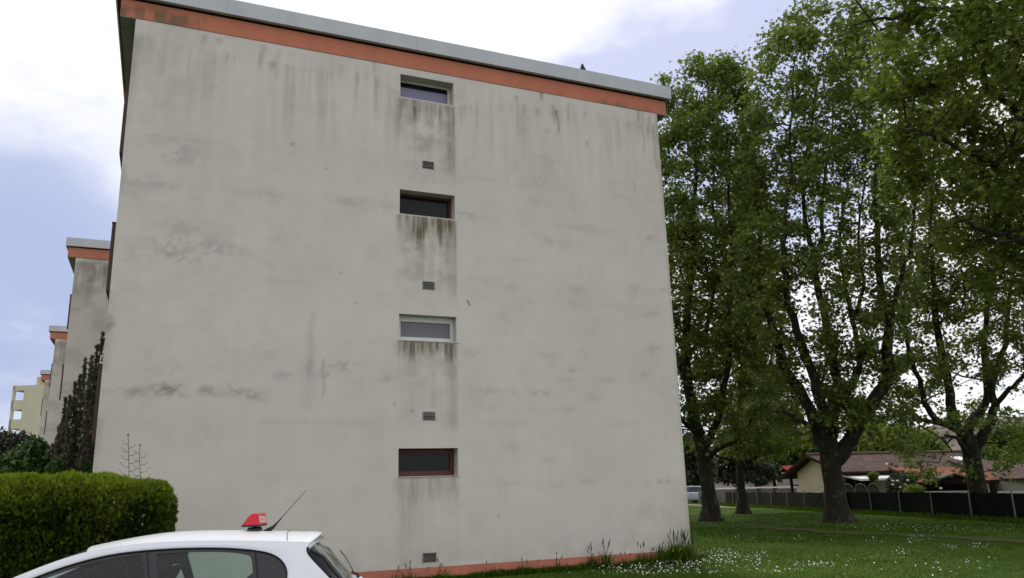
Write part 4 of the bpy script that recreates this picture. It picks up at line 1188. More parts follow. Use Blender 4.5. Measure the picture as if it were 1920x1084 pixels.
# large hip-roofed building far right behind the trees
D1 = 112
o = xy(1700, D1); t = thing('large_building', 'big building with a broad brown hipped roof rising behind the bungalows, right', 'building', o)
def Q4(px, py, D): return np.array(at(px, py, 'd', D)) - o
e0_, e1_ = Q4(1672, 822, 112), Q4(2100, 806, 104); rg0, rg1 = Q4(1752, 796, 122), Q4(2080, 765, 112)
b4 = Q4(1752, 822, 134); b5 = Q4(2140, 806, 126)
b = MB(); b.add([e0_, e1_, rg1, rg0, b4, b5], [(0, 1, 2, 3), (0, 3, 4), (1, 5, 2), (4, 3, 2, 5), (0, 4, 5, 1)]); b.build('roof', M['roof_far'], t)
wv0, wv1 = e0_ * 1.0, e1_ * 1.0; wv0 = wv0 + (e1_ - e0_) * .02; zt_ = min(e0_[2], e1_[2]) - .05
b = MB(); c0 = np.array([wv0[0], wv0[1], 0]) + np.array([.5, 1.0, 0]); c1 = np.array([wv1[0], wv1[1], 0]) - c0
b.obox(c0, c1, np.array([b4[0], b4[1], 0]) * .8 - c0 * .8 , up * zt_); b.build('wall', M['pink'], t)
for i in range(7):
    b = MB(); ww = c1 / np.linalg.norm(c1); b.obox(c0 + ww * (1.5 + i * 4) - np.array([.02, .05, 0]) + up * (zt_ - 2.3), ww * 1.3, np.array([.02, .05, 0]), up * 1.5); b.build('window', M['glass'], t)

# silver hatchback in the distance: copy of the near car in another paint
root = thing('parked_car', 'pale silver car half hidden by the right edge of the gable, beyond the lawn', 'car', (*at(1290, 943, 'z', 0)[:2], 0), PI - .55)
def dup(ch, par):
    c = ch.copy(); C.objects.link(c); c.parent = par
    for ms in c.material_slots:
        if ms.material == M['carwhite']: ms.link = 'OBJECT'; ms.material = M['silver']
    for g2 in ch.children: dup(g2, c)
for ch in list(car.children):
    if ch.name.split('.')[0] not in ('antenna', 'lettering'): dup(ch, root)
# ------------------------------------------------------------------ vegetation
def cr(pts, n):
    """Catmull-Rom resample of (x,y,z,r) control points"""
    return resample([list(p) for p in pts], n)


def grow(name, label, cat, base, limbs, targets, leafmat, barkmat, n_leaf, leaf, spread=.45, group=None, seed=1, twig_r=.008, tmpl=PLANE_LEAF, up_bias=.9, tilt=.75, seg=9, along=.35, kind_part='crown'):
    """limbs: list of polylines (k,4) world; targets: (m,3) cluster centres in world; branches reach every target"""
    r = np.random.default_rng(seed)
    t = thing(name, label, cat, base, 0, group)
    base = np.array(base, float)
    P = []; Rr = []; par = []
    tr = MB()
    limb_pts = []
    for L_ in limbs:
        L_ = np.array(L_)
        jit = L_.copy()
        tr.tube([p[:3] - base for p in jit], [p[3] for p in jit], seg)
        limb_pts.append(L_)
    allp = np.concatenate(limb_pts)
    nodes = [tuple(p[:3]) for p in allp]; rad = [p[3] for p in allp]
    N = np.array(nodes); Rn = np.array(rad)
    order = np.argsort([np.min(((N - q_) ** 2).sum(1)) for q_ in targets])
    segs = []      # (attach index, points)
    cap = len(N) + len(targets) * 6
    NN = np.zeros((cap, 3)); NN[:len(N)] = N; RN = np.zeros(cap); RN[:len(N)] = Rn; cnt = len(N)
    parent = np.full(cap, -1); load = np.zeros(cap)
    for oi in order:
        q_ = targets[oi]
        dlt = q_ - NN[:cnt]; dist = np.sqrt((dlt ** 2).sum(1))
        cost = dist + 1.1 * np.maximum(0, NN[:cnt, 2] - q_[2] + .25 * dist) + .25 * (RN[:cnt] > .12) * dist
        j = int(np.argmin(cost)); a = NN[j].copy(); dd = dist[j]
        if dd < .12: continue
        ns = max(2, min(5, int(dd / .45) + 1))
        midp = (a + q_) / 2 + np.array([0, 0, .12 * dd]) + r.normal(0, .07 * dd, 3)
        prev = j
        for k in range(1, ns + 1):
            u_ = k / ns
            p = (1 - u_) ** 2 * a + 2 * u_ * (1 - u_) * midp + u_ * u_ * q_
            NN[cnt] = p; parent[cnt] = prev; prev = cnt; cnt += 1
        load[prev] += 1
    # accumulate load towards the trunk, then radii
    n0 = len(N)
    for i in range(cnt - 1, n0 - 1, -1):
        if parent[i] >= 0: load[parent[i]] += load[i]
    for i in range(n0, cnt):
        RN[i] = twig_r * max(load[i], 1) ** .5
    for i in range(n0, cnt):
        RN[i] = min(RN[i], .72 * RN[parent[i]] if parent[i] < n0 else RN[parent[i]])
    # tubes as chains: start a new chain whenever the parent already continues
    child_main = {}
    for i in range(n0, cnt):
        p = parent[i]
        if p >= n0 and (p not in child_main or RN[child_main[p]] < RN[i]): child_main[p] = i
    started = set(child_main.values())
    tw = MB()
    for i in range(n0, cnt):
        if i in started: continue
        ch = [parent[i], i]; c = i
        while c in child_main: c = child_main[c]; ch.append(c)
        rad_ = [min(RN[ch[0]], RN[i] * 1.25)] + [RN[k] for k in ch[1:]]
        rad_[-1] *= .6
        tw.tube([NN[k] - base for k in ch], rad_, 5 if RN[i] < .05 else 7, cap=False)
    tr.v.extend([]); o_ = len(tr.v); tr.v.extend(tw.v); tr.f.extend([tuple(k + o_ for k in f) for f in tw.f])
    to = tr.build('trunk', barkmat, t, smooth=True, recalc=False)
    # leaves gather on the thin wood
    thin = np.array([i for i in range(n0, cnt) if RN[i] < twig_r * 2.3])
    tips = np.array([i for i in range(n0, cnt) if i not in child_main])
    src = np.where(r.random(n_leaf) < along, r.choice(thin, n_leaf), r.choice(tips, n_leaf))
    pos = NN[src] + np.clip(r.normal(0, 1, (n_leaf, 3)), -1.9, 1.9) * np.array([spread, spread, spread * .7]) * (.35 + .65 * r.random((n_leaf, 1)))
    tnt = np.clip(.45 + .22 * r.normal(0, 1, n_leaf) + .5 * (vnoise(pos[:, 0] * .7 + 40, pos[:, 2] * .7 + 40, seed) - .5) , 0, 1)
    upv = np.tile(np.array([0, 0, up_bias]), (n_leaf, 1)) + .35 * r.normal(0, 1, (n_leaf, 3))
    me = leaves_mesh(kind_part, pos - base, leaf * (.65 + .6 * r.random(n_leaf)), upv, leafmat, tmpl, tnt, tilt, r)
    link(kind_part, me, t)
    return t


def limb(ctrl, n=12, wob=.04, seed=0):
    """ctrl in photo columns/rows at an axis distance: (px, py, D, radius)"""
    r = np.random.default_rng(seed)
    pts = [np.array([*at(px, py, 'd', D), rad]) for px, py, D, rad in ctrl]
    q_ = cr(pts, n)
    q_[1:-1, :3] += r.normal(0, wob, (n - 2, 3))
    return q_


def flare(L_, k=1.0):
    """root flare at the foot of a trunk"""
    z = L_[:, 2]; L_[:, 3] *= 1 + .45 * k * np.exp(-np.maximum(z, 0) / .35)
    return L_


def crown_pts(r, n, cpx, D, prof, ecc=1.0, holes=.38, seed=5, hs=.33, dshift=0.0):
    """cluster centres. prof: list of (py, left px, right px) giving the crown's width against height at distance D"""
    out = []
    pys = [p[0] for p in prof]
    # weight heights by width
    while len(out) < n:
        py = r.uniform(pys[0], pys[-1]); lpx = np.interp(py, pys, [p[1] for p in prof]); rpx = np.interp(py, pys, [p[2] for p in prof])
        wmax = max(p[2] - p[1] for p in prof)
        if r.random() > (rpx - lpx) / wmax: continue
        half = (rpx - lpx) / 2 / F * D
        a = r.uniform(0, 2 * PI); q_ = r.random() ** .42
        lx = math.cos(a) * q_ * half; dz = math.sin(a) * q_ * half * ecc
        c = at((lpx + rpx) / 2, py, 'd', D)
        right = np.array([.919, -.395, 0]); fwd = np.array([.395, .919, 0])
        p = c + right * lx + fwd * (dz + dshift)
        p[2] += r.normal(0, .15)
        nse = fbm(np.array([p[0] * hs + p[1] * .21 + 50]), np.array([p[2] * hs * 1.2 + p[1] * .17 + 50]), seed, 3)[0]
        if nse < holes and r.random() < .8: continue
        out.append(p)
    return np.array(out)


gt = 'row of tall plane trees on the lawn'
rt = np.random.default_rng(3)
# ---- main tree with the thick forked trunk
D = 31.7
bs = at(1570, 979, 'z', 0); bs[2] = -.03
LC = [flare(limb([(1573, 980, 31.7, .50), (1567, 935, 31.7, .40), (1561, 890, 31.7, .38), (1556, 850, 31.7, .42), (1550, 822, 31.7, .36)], 16, .015, 1)),
      limb([(1549, 845, 31.7, .27), (1538, 815, 31.9, .25), (1506, 742, 32.4, .21), (1470, 690, 32.9, .185), (1452, 620, 33.2, .16), (1432, 560, 33.4, .13), (1424, 500, 33.5, .10), (1425, 420, 33.6, .07), (1432, 330, 33.6, .045)], 26, .04, 2),
      limb([(1552, 850, 31.6, .24), (1542, 780, 31.5, .22), (1528, 715, 31.2, .19), (1500, 640, 31.0, .16), (1480, 560, 30.8, .13), (1470, 480, 30.8, .10), (1476, 400, 30.8, .08), (1482, 250, 30.8, .05), (1488, 130, 30.8, .025)], 28, .04, 3),
      limb([(1558, 840, 31.9, .26), (1562, 780, 32.2, .22), (1566, 715, 32.5, .20), (1558, 650, 32.7, .175), (1545, 590, 32.8, .155), (1530, 520, 33.0, .14), (1519, 455, 33.0, .11), (1508, 400, 33.0, .085), (1512, 300, 33.0, .065), (1530, 180, 33.0, .04), (1545, 90, 33.0, .02)], 32, .035, 4),
      limb([(1524, 490, 33.0, .12), (1543, 440, 33.2, .09), (1541, 370, 33.3, .07), (1560, 250, 33.3, .04), (1572, 130, 33.3, .02)], 18, .03, 5),
      limb([(1563, 770, 32.1, .17), (1592, 732, 31.6, .145), (1612, 690, 31.2, .12), (1608, 640, 31.0, .10), (1594, 580, 31.0, .09), (1580, 520, 31.0, .075), (1574, 440, 31.0, .055), (1590, 330, 31.0, .035)], 24, .03, 6),
      limb([(1600, 600, 31.0, .085), (1618, 540, 30.8, .07), (1610, 450, 30.6, .05), (1622, 340, 30.6, .03)], 16, .03, 7),
      limb([(1566, 862, 31.7, .34), (1586, 838, 31.5, .30), (1608, 800, 31.2, .27), (1636, 752, 31.0, .25), (1660, 718, 30.9, .235), (1668, 690, 30.9, .22), (1662, 650, 31.0, .205), (1665, 610, 31.1, .18), (1652, 540, 31.4, .14), (1646, 450, 31.6, .11), (1640, 350, 31.8, .08), (1652, 230, 31.8, .05), (1660, 110, 31.8, .025)], 36, .025, 8),
      limb([(1664, 640, 31.1, .15), (1672, 590, 30.8, .12), (1690, 520, 30.5, .09), (1712, 430, 30.3, .06), (1720, 320, 30.3, .03)], 18, .04, 9),
      limb([(1556, 815, 31.4, .12), (1572, 770, 30.8, .10), (1590, 745, 30.4, .085), (1600, 700, 30.2, .07), (1640, 640, 30, .05)], 14, .03, 10),
      limb([(1535, 805, 31.9, .12), (1500, 790, 31.2, .09), (1470, 770, 30.6, .06), (1440, 775, 30.2, .03)], 12, .04, 11)]
tC = crown_pts(rt, 720, 1560, 32, [(28, 1490, 1570), (60, 1445, 1640), (110, 1405, 1690), (200, 1400, 1708), (300, 1388, 1715), (400, 1382, 1718), (600, 1385, 1715), (760, 1430, 1700), (820, 1450, 1690)], .9, .40, 5)
tC = tC[(tC[:, 2] > 9.5) | (rt.random(len(tC)) < .74)]
grow('plane_tree', 'plane tree with the thickest trunk, forking low into curved limbs, mid lawn', 'tree', bs, LC, tC, M['leaf'], M['bark'], 47000, .16, .40, gt, 11)

# ---- left tree beside the gable
bs = at(1330, 976, 'z', 0); bs[2] = -.03
LA_ = [flare(limb([(1333, 977, 36, .44), (1329, 930, 36, .33), (1324, 890, 36, .31), (1318, 850, 36, .31), (1308, 810, 36, .28), (1295, 750, 36, .24), (1285, 680, 36, .20), (1290, 580, 36, .16), (1300, 450, 36, .11), (1305, 320, 36, .07), (1312, 180, 36, .03)], 34, .03, 21)),
       limb([(1318, 846, 36, .20), (1335, 815, 35.7, .17), (1352, 760, 35.3, .15), (1362, 690, 35, .13), (1368, 600, 35, .11), (1372, 480, 35, .08), (1366, 350, 35, .055), (1362, 230, 35, .03)], 26, .04, 22),
       limb([(1328, 856, 36, .15), (1352, 838, 36.3, .12), (1380, 826, 36.8, .09), (1400, 800, 37, .07), (1430, 740, 37.2, .04)], 16, .04, 23),
       limb([(1290, 720, 36, .13), (1262, 660, 36.8, .10), (1255, 560, 37, .07), (1262, 420, 37, .045), (1268, 280, 37, .02)], 20, .04, 24),
       limb([(1285, 680, 36, .12), (1322, 620, 36.4, .10), (1340, 520, 36.6, .08), (1338, 380, 36.8, .05), (1335, 240, 36.8, .03)], 20, .04, 25),
       limb([(1310, 815, 36, .12), (1280, 790, 35, .09), (1262, 740, 34.6, .06)], 10, .03, 26)]
tA = crown_pts(rt, 700, 1310, 36, [(128, 1270, 1372), (165, 1240, 1396), (260, 1220, 1415), (330, 1215, 1432), (450, 1215, 1445), (650, 1215, 1450), (800, 1230, 1440), (840, 1250, 1420)], .9, .40, 6)
grow('plane_tree', 'plane tree nearest the right corner of the gable, its crown partly behind the wall', 'tree', bs, LA_, tA, M['leaf'], M['bark'], 54000, .16, .40, gt, 12)

# ---- slim tree with two crooked low branches
bs = at(1393, 964, 'z', 0); bs[2] = -.03
LB_ = [flare(limb([(1394, 965, 43, .34), (1392, 930, 43, .24), (1389, 890, 43, .22), (1385, 850, 43, .21), (1384, 800, 43, .18), (1392, 720, 43, .14), (1398, 620, 43, .09), (1402, 500, 43, .04)], 22, .03, 31)),
       limb([(1389, 874, 43, .10), (1375, 864, 43, .085), (1358, 860, 43, .07), (1341, 853, 43, .06), (1336, 840, 43, .04)], 14, .02, 32),
       limb([(1391, 880, 43, .13), (1402, 868, 42.9, .115), (1418, 856, 42.7, .10), (1425, 840, 42.6, .09), (1424, 815, 42.6, .075), (1440, 780, 42.6, .04)], 16, .02, 33),
       limb([(1384, 815, 43, .10), (1362, 780, 43.5, .08), (1350, 720, 43.7, .05), (1352, 620, 43.7, .03)], 14, .03, 34),
       limb([(1386, 790, 43, .10), (1430, 730, 43.5, .08), (1450, 640, 43.7, .05), (1462, 520, 43.7, .03)], 14, .03, 35)]
tB = crown_pts(rt, 500, 1400, 43, [(260, 1385, 1425), (430, 1360, 1450), (560, 1345, 1475), (700, 1335, 1490), (800, 1340, 1500), (850, 1350, 1500), (862, 1360, 1440)], .9, .34, 7)
grow('plane_tree', 'slim dark-trunked plane tree with crooked low branches, between the left tree and the thick one', 'tree', bs, LB_, tB, M['leaf'], M['bark'], 22000, .175, .42, gt, 13)

# ---- right tree
bs = at(1838, 967, 'z', 0); bs[2] = -.03
LD = [flare(limb([(1846, 968, 34.6, .52), (1836, 930, 34.6, .40), (1828, 890, 34.6, .37), (1822, 850, 34.6, .36), (1815, 815, 34.6, .30)], 16, .015, 41)),
      limb([(1818, 835, 34.6, .24), (1802, 808, 34.5, .22), (1786, 785, 34.4, .21), (1782, 740, 34.3, .19), (1768, 680, 34.2, .165), (1757, 610, 34.1, .14), (1750, 540, 34.1, .11), (1745, 450, 34, .085), (1748, 340, 34, .06), (1760, 220, 34, .03)], 28, .03, 42),
      limb([(1808, 818, 34.5, .17), (1784, 800, 34.2, .15), (1752, 785, 33.8, .13), (1735, 755, 33.6, .12), (1722, 710, 33.5, .105), (1706, 668, 33.4, .09), (1695, 610, 33.3, .07), (1688, 520, 33.3, .04)], 22, .03, 43),
      limb([(1768, 795, 34.0, .10), (1726, 786, 33.4, .085), (1700, 762, 33.0, .065), (1676, 735, 32.8, .04)], 14, .03, 44),
      limb([(1814, 812, 34.7, .22), (1822, 785, 35, .19), (1845, 765, 35.2, .17), (1850, 720, 35.4, .15), (1845, 640, 35.5, .13), (1852, 560, 35.5, .10), (1850, 440, 35.5, .07), (1860, 300, 35.5, .04)], 24, .03, 45),
      limb([(1828, 845, 34.6, .22), (1842, 815, 34.5, .20), (1858, 790, 34.4, .18), (1864, 755, 34.3, .165), (1860, 715, 34.2, .14), (1880, 670, 34.2, .11), (1888, 600, 34.2, .09), (1905, 480, 34.2, .06), (1915, 360, 34.2, .03)], 26, .03, 46),
      limb([(1862, 760, 34.3, .12), (1890, 735, 33.8, .10), (1925, 700, 33.4, .08), (1960, 620, 33.2, .05)], 14, .04, 47),
      limb([(1824, 855, 34.5, .13), (1806, 840, 34.3, .10), (1795, 822, 34.1, .07), (1770, 815, 33.8, .035)], 10, .02, 48)]
tD = crown_pts(rt, 900, 1830, 34.5, [(60, 1780, 1880), (160, 1730, 1950), (350, 1700, 1990), (550, 1668, 2000), (700, 1658, 1990), (800, 1670, 1970), (830, 1690, 1960)], .9, .38, 8)
tD = tD[(tD[:, 2] > 8.5) | (rt.random(len(tD)) < .74)]
# twigs that hang low over the roofs
hang = []
for px, py in ((1690, 838), (1700, 852), (1722, 842), (1745, 858), (1738, 880), (1700, 868), (1760, 868), (1770, 850), (1720, 890), (1745, 892), (1785, 846), (1870, 850), (1885, 872), (1862, 880), (1900, 858), (1912, 842), (1880, 890), (1750, 830), (1775, 832), (1850, 840), (1693, 815), (1715, 822), (1880, 832), (1900, 825), (1925, 860), (1808, 880)):
    hang.append(at(px, py, 'd', 33.5 + rt.normal(0, 1.0)))
tD = np.concatenate((tD, np.array(hang)))
grow('plane_tree', 'plane tree with dark leaning trunk in front of the screen fence and orange roof', 'tree', bs, LD, tD, M['leaf'], M['bark'], 43000, .16, .38, gt, 14)

# ---- nearer tree whose trunk stands outside the frame on the right; its crown fills the upper right
o = at(2180, 900, 'd', 21.5); bs = np.array([o[0], o[1], -.03])
def w_(px, py, D, r_): return (px, py, D, r_)
LE = [flare(limb([(2185, 1010, 21.5, .5), (2182, 900, 21.5, .42), (2170, 760, 21.5, .38), (2150, 600, 21.5, .33)], 14, .02, 51)),
      limb([(2152, 620, 21.5, .26), (2080, 450, 21.3, .21), (2010, 300, 21.0, .17), (1960, 150, 20.8, .12), (1930, 20, 20.8, .08), (1920, -100, 20.8, .04)], 26, .05, 52),
      limb([(2010, 300, 21.0, .13), (1930, 230, 20.4, .10), (1862, 170, 20, .075), (1845, 80, 19.8, .055), (1838, -20, 19.8, .03)], 20, .04, 53),
      limb([(2080, 450, 21.3, .14), (1960, 370, 20.6, .10), (1850, 300, 20.0, .075), (1760, 260, 19.6, .05), (1690, 240, 19.4, .025)], 22, .05, 54),
      limb([(1960, 150, 20.8, .10), (1880, 60, 20.4, .08), (1780, 20, 20.2, .06), (1680, 30, 20.0, .045), (1600, 45, 20.0, .02)], 22, .04, 55),
      limb([(2100, 500, 21.3, .14), (1980, 480, 20.6, .09), (1880, 440, 20.2, .06), (1790, 420, 20, .03)], 18, .05, 56),
      limb([(2150, 600, 21.5, .25), (2200, 400, 21.8, .2), (2220, 200, 22, .14), (2200, 0, 22, .07)], 18, .05, 57)]
tE = crown_pts(rt, 900, 1950, 20.5, [(-140, 1640, 2350), (-40, 1585, 2400), (60, 1640, 2420), (180, 1655, 2420), (300, 1670, 2420), (420, 1740, 2400), (500, 1840, 2380), (560, 1930, 2360)], .55, .36, 9, .45)
pE = np.array([[960 + F * np.dot(p - CAM, RR) / np.dot(p - CAM, FF)] for p in tE])[:, 0]
tE = tE[pE < 2120]
grow('plane_tree', 'nearest plane tree, only its large-leaved crown overhanging from the upper right is seen', 'tree', bs, LE, tE, M['leafnear'], M['bark'], 40000, .152, .42, gt, 15, tilt=.55, up_bias=1.2)


# ---- lesser trees farther back
def small_tree(label, px, D, prof, n, n_leaf, leaf, mat, seed, trunk_r=.14, name='tree', group='trees beyond the fence', holes=.3, spread=.5, base_z=0.0):
    b0 = xy(px, D); b0[2] = base_z - .05
    pts = crown_pts(np.random.default_rng(seed), n, px, D, prof, .95, holes, seed)
    topz = pts[:, 2].max(); botz = pts[:, 2].min()
    r = np.random.default_rng(seed); cx0 = pts.mean(0)
    mk = lambda a, b_, ra, rb, n_: np.array([[*(a * (1 - t) + b_ * t + r.normal(0, .03, 3) * (0 < t < 1)), ra * (1 - t) + rb * t] for t in np.linspace(0, 1, n_)])
    fork = np.array([b0[0] * .8 + cx0[0] * .2, b0[1] * .8 + cx0[1] * .2, max(botz * .95, base_z + .5)])
    lm = [mk(b0, fork, trunk_r * 1.3, trunk_r, 6)]
    for k in range(4):
        a = 2 * PI * k / 4 + r.random(); tgt = np.array([cx0[0] + math.cos(a) * .35 * pts[:, 0].std() * 2, cx0[1] + math.sin(a) * .35 * pts[:, 1].std() * 2, botz + (topz - botz) * .75])
        lm.append(mk(fork, tgt, trunk_r * .6, trunk_r * .15, 8))
    return grow(name, label, 'tree', b0, lm, pts, mat, M['twig'], n_leaf, leaf, spread, group, seed, .010, OVAL_LEAF if leaf < .2 else PLANE_LEAF, .6, .9, 6)


small_tree('round dark-crowned tree just right of the left plane trunk, beyond the slatted fence', 1378, 78, [(820, 1350, 1420), (850, 1335, 1440), (890, 1340, 1445), (906, 1355, 1430)], 160, 9000, .34, M['leafgrey'], 61, .2)
small_tree('mid green tree with thin forked trunk standing right behind the street lamp', 1450, 84, [(790, 1420, 1480), (840, 1405, 1510), (885, 1400, 1500), (902, 1420, 1485)], 160, 9000, .34, M['leaf'], 62, .18)
small_tree('very dark tree between the gable corner and the left plane trunk', 1300, 74, [(820, 1270, 1320), (860, 1262, 1335), (900, 1265, 1335), (915, 1280, 1325)], 130, 8000, .34, M['leafdark'], 63, .2)
small_tree('tall tree with leafy crown far behind the slim plane tree', 1420, 96, [(690, 1390, 1470), (760, 1360, 1500), (840, 1360, 1500), (880, 1380, 1490)], 160, 9000, .4, M['leaf'], 64, .25)
small_tree('lime green tree showing above the brown roof, right of the thick plane trunk', 1640, 76, [(802, 1610, 1660), (825, 1590, 1690), (850, 1585, 1700), (866, 1590, 1695)], 170, 10000, .30, M['leaflime'], 65, .2, holes=.2)
small_tree('fresh green tree above the brown roof between the two big right trunks', 1715, 80, [(815, 1695, 1745), (835, 1680, 1765), (868, 1690, 1760)], 130, 8000, .30, M['leaflime'], 66, .2)
small_tree('green tree rising behind the pale bungalow, right of the right-hand plane trunk', 1870, 66, [(805, 1850, 1900), (835, 1835, 1925), (870, 1838, 1935), (885, 1850, 1930)], 150, 9000, .28, M['laurel'], 67, .2)
small_tree('leafy tree cut by the right picture edge behind the pale bungalow', 1945, 62, [(800, 1915, 1980), (840, 1895, 1995), (880, 1900, 1990)], 120, 7000, .28, M['leaf'], 68, .2)
small_tree('grey green tree behind the thick plane trunk above the cream gable', 1520, 82, [(800, 1490, 1540), (835, 1480, 1560), (866, 1490, 1555)], 120, 7000, .32, M['leaf'], 69, .2)
small_tree('pale feathery treetop just right of the upper thick trunk, against the white sky', 1640, 105, [(770, 1615, 1650), (790, 1600, 1690), (830, 1590, 1720)], 90, 2600, .30, M['laurel'], 70, .2, holes=.4)

# ---- garden plants by the houses
def ball_plant(name, label, px, py, D, rad, mat, n, leaf, seed, stem_to_ground=True, group=None, flat=.9, tmpl=OVAL_LEAF, cat='shrub'):
    r = np.random.default_rng(seed); c = at(px, py, 'd', D); b0 = np.array([c[0], c[1], 0.0])
    t = thing(name, label, cat, b0, 0, group)
    v = r.normal(0, 1, (n, 3)); v /= np.linalg.norm(v, axis=1)[:, None]
    q_ = v * (rad * (.45 + .62 * r.random(n) ** .5))[:, None] * np.array([1, 1, flat]) * (.85 + .3 * vnoise(v[:, 0] * 3 + 9, v[:, 2] * 3 + 9, seed))[:, None]
    q_[:, 2] += c[2]; q_ = q_[q_[:, 2] > .03]
    link('foliage', leaves_mesh('foliage', q_, leaf * (.6 + .7 * r.random(len(q_))), v[:len(q_)] * .0 + np.array([0, 0, .5]), mat, tmpl, None, .9, r), t)
    mb_ = MB(); mb_.tube([(0, 0, -.03), (.02, 0, c[2] * .5), (0, 0, c[2])], [.035, .028, .015], 6)
    for k in range(6):
        a = r.uniform(0, 2 * PI); mb_.tube([(0, 0, max(.05, c[2] - rad * .8)), (math.cos(a) * rad * .5, math.sin(a) * rad * .5, c[2] + rad * .3 * r.random())], [.014, .004], 4)
    mb_.build('stem', M['twig'], t)
    return t
ball_plant('small_tree', 'small yellow-green ball-topped tree on a thin stem, in front of the white awning', 1637, 893, 42, .25, M['leaflime'], 600, .12, 81, cat='tree')
ball_plant('shrub', 'rounded yellowish shrub topping the dark screen fence, left of the white-topped wall', 1714, 922, 36.5, .42, M['leaflime'], 2200, .09, 82, flat=.75)
rose = ball_plant('rose_bush', 'dark rose bush dotted with white blooms, between the awning and the timber house', 1690, 910, 41, .75, M['leafdark'], 3000, .11, 83)
b = MB()
for px, py in ((1674, 902), (1683, 902), (1674, 909), (1697, 908), (1697, 917), (1688, 914), (1702, 901), (1764, 916)):
    p = at(px, py, 'd', 40.3) - np.array(rose.location)
    b.lathe([(0, -.05), (.06, -.03), (.075, .01), (.05, .05), (0, .06)], p, 'z', 8)
b.build('blooms', M['whiterose'], rose)

# ---- left side: thuja hedge, bushes, bronze conifer, dry stalks
def rbox_pts(r, n, x0, x1, y0, y1, z1, rad, noise_amp=.05, faces=('f', 'b', 't', 'e')):
    """points and outward directions on a round-shouldered hedge"""
    P = []; Dv = []
    aF = (x1 - x0) * z1; aT = (x1 - x0) * (y1 - y0); aE = (y1 - y0) * z1
    w_ = np.array([aF * ('f' in faces), aF * ('b' in faces) * .5, aT * ('t' in faces) * 1.3, aE * ('e' in faces)]); k = r.choice(4, n, p=w_ / w_.sum())
    u1 = r.random(n); u2 = r.random(n)
    x = x0 + (x1 - x0) * u1; y = y0 + (y1 - y0) * u1; z = z1 * u2
    p = np.zeros((n, 3)); d = np.zeros((n, 3))
    m_ = k == 0; p[m_] = np.stack([x, np.full(n, y0), z], 1)[m_]
    m_ = k == 1; p[m_] = np.stack([x, np.full(n, y1), z], 1)[m_]
    m_ = k == 2; p[m_] = np.stack([x, y0 + (y1 - y0) * u2, np.full(n, z1)], 1)[m_]
    m_ = k == 3; p[m_] = np.stack([np.full(n, x1), y, z], 1)[m_]
    cl = np.stack([np.clip(p[:, 0], x0 - 9, x1 - rad), np.clip(p[:, 1], y0 + rad, y1 - rad), np.clip(p[:, 2], -9, z1 - rad)], 1)
    d = p - cl; dl = np.linalg.norm(d, axis=1)[:, None] + 1e-6; d = d / dl
    p = cl + d * np.minimum(dl, rad)
    return p, d


r = np.random.default_rng(91)
HX0, HX1, HY0, HY1, HZ = -9.0, 1.20, -4.85, -3.45, 1.93
hed = thing('hedge', 'clipped bright green thuja hedge with a rounded end, behind the white car', 'hedge', (0, 0, 0))
def hedge_leaves(p, d, seed, amp):
    bump_ = (fbm(p[:, 0] * 2.6 + 30, p[:, 2] * 2.6 + p[:, 1] + 30, seed, 4) - .5) * amp
    return p + d * bump_[:, None]
n = 260000
p, d = rbox_pts(r, n, HX0, HX1, HY0, HY1, HZ, .46)
nearx = p[:, 0] > -1.8; keepm = nearx | (r.random(n) < .10); p, d = p[keepm], d[keepm]; n = len(p)
p = hedge_leaves(p, d, 92, .26) - d * (r.random(n) ** 1.3 * .17)[:, None]
gd = d * .8 + np.array([0, 0, .75]) + r.normal(0, .38, (n, 3))
tnt = np.clip(.14 + .17 * r.normal(0, 1, n) + .7 * (fbm(p[:, 0] * 3.5 + 5, p[:, 2] * 3.5 + 5, 93, 4) - .5) + .5 * np.clip(d[:, 2], 0, 1) + .22 * sstep(p[:, 2], 1.5, 1.9), 0, 1)  # lighter on top, darker below: new growth plus shading put into the tint
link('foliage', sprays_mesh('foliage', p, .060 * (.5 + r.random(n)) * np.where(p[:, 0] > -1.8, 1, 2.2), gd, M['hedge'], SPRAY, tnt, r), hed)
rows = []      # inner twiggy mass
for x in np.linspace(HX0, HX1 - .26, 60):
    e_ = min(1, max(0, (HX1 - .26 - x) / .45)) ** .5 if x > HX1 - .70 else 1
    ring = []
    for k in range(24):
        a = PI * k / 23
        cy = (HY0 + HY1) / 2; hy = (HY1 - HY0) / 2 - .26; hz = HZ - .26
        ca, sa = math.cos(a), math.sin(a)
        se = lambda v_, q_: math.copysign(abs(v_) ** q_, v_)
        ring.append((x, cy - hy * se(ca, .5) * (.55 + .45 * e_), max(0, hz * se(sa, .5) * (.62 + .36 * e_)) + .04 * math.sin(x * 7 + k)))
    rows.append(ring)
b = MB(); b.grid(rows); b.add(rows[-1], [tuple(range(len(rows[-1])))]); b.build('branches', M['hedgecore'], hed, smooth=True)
b = MB()
for x in np.arange(-8.6, 1.1, .55): b.tube([(x, (HY0 + HY1) / 2, -.02), (x + .05, (HY0 + HY1) / 2 + .03, .9)], [.045, .025], 6)
b.build('stems', M['twig'], hed)

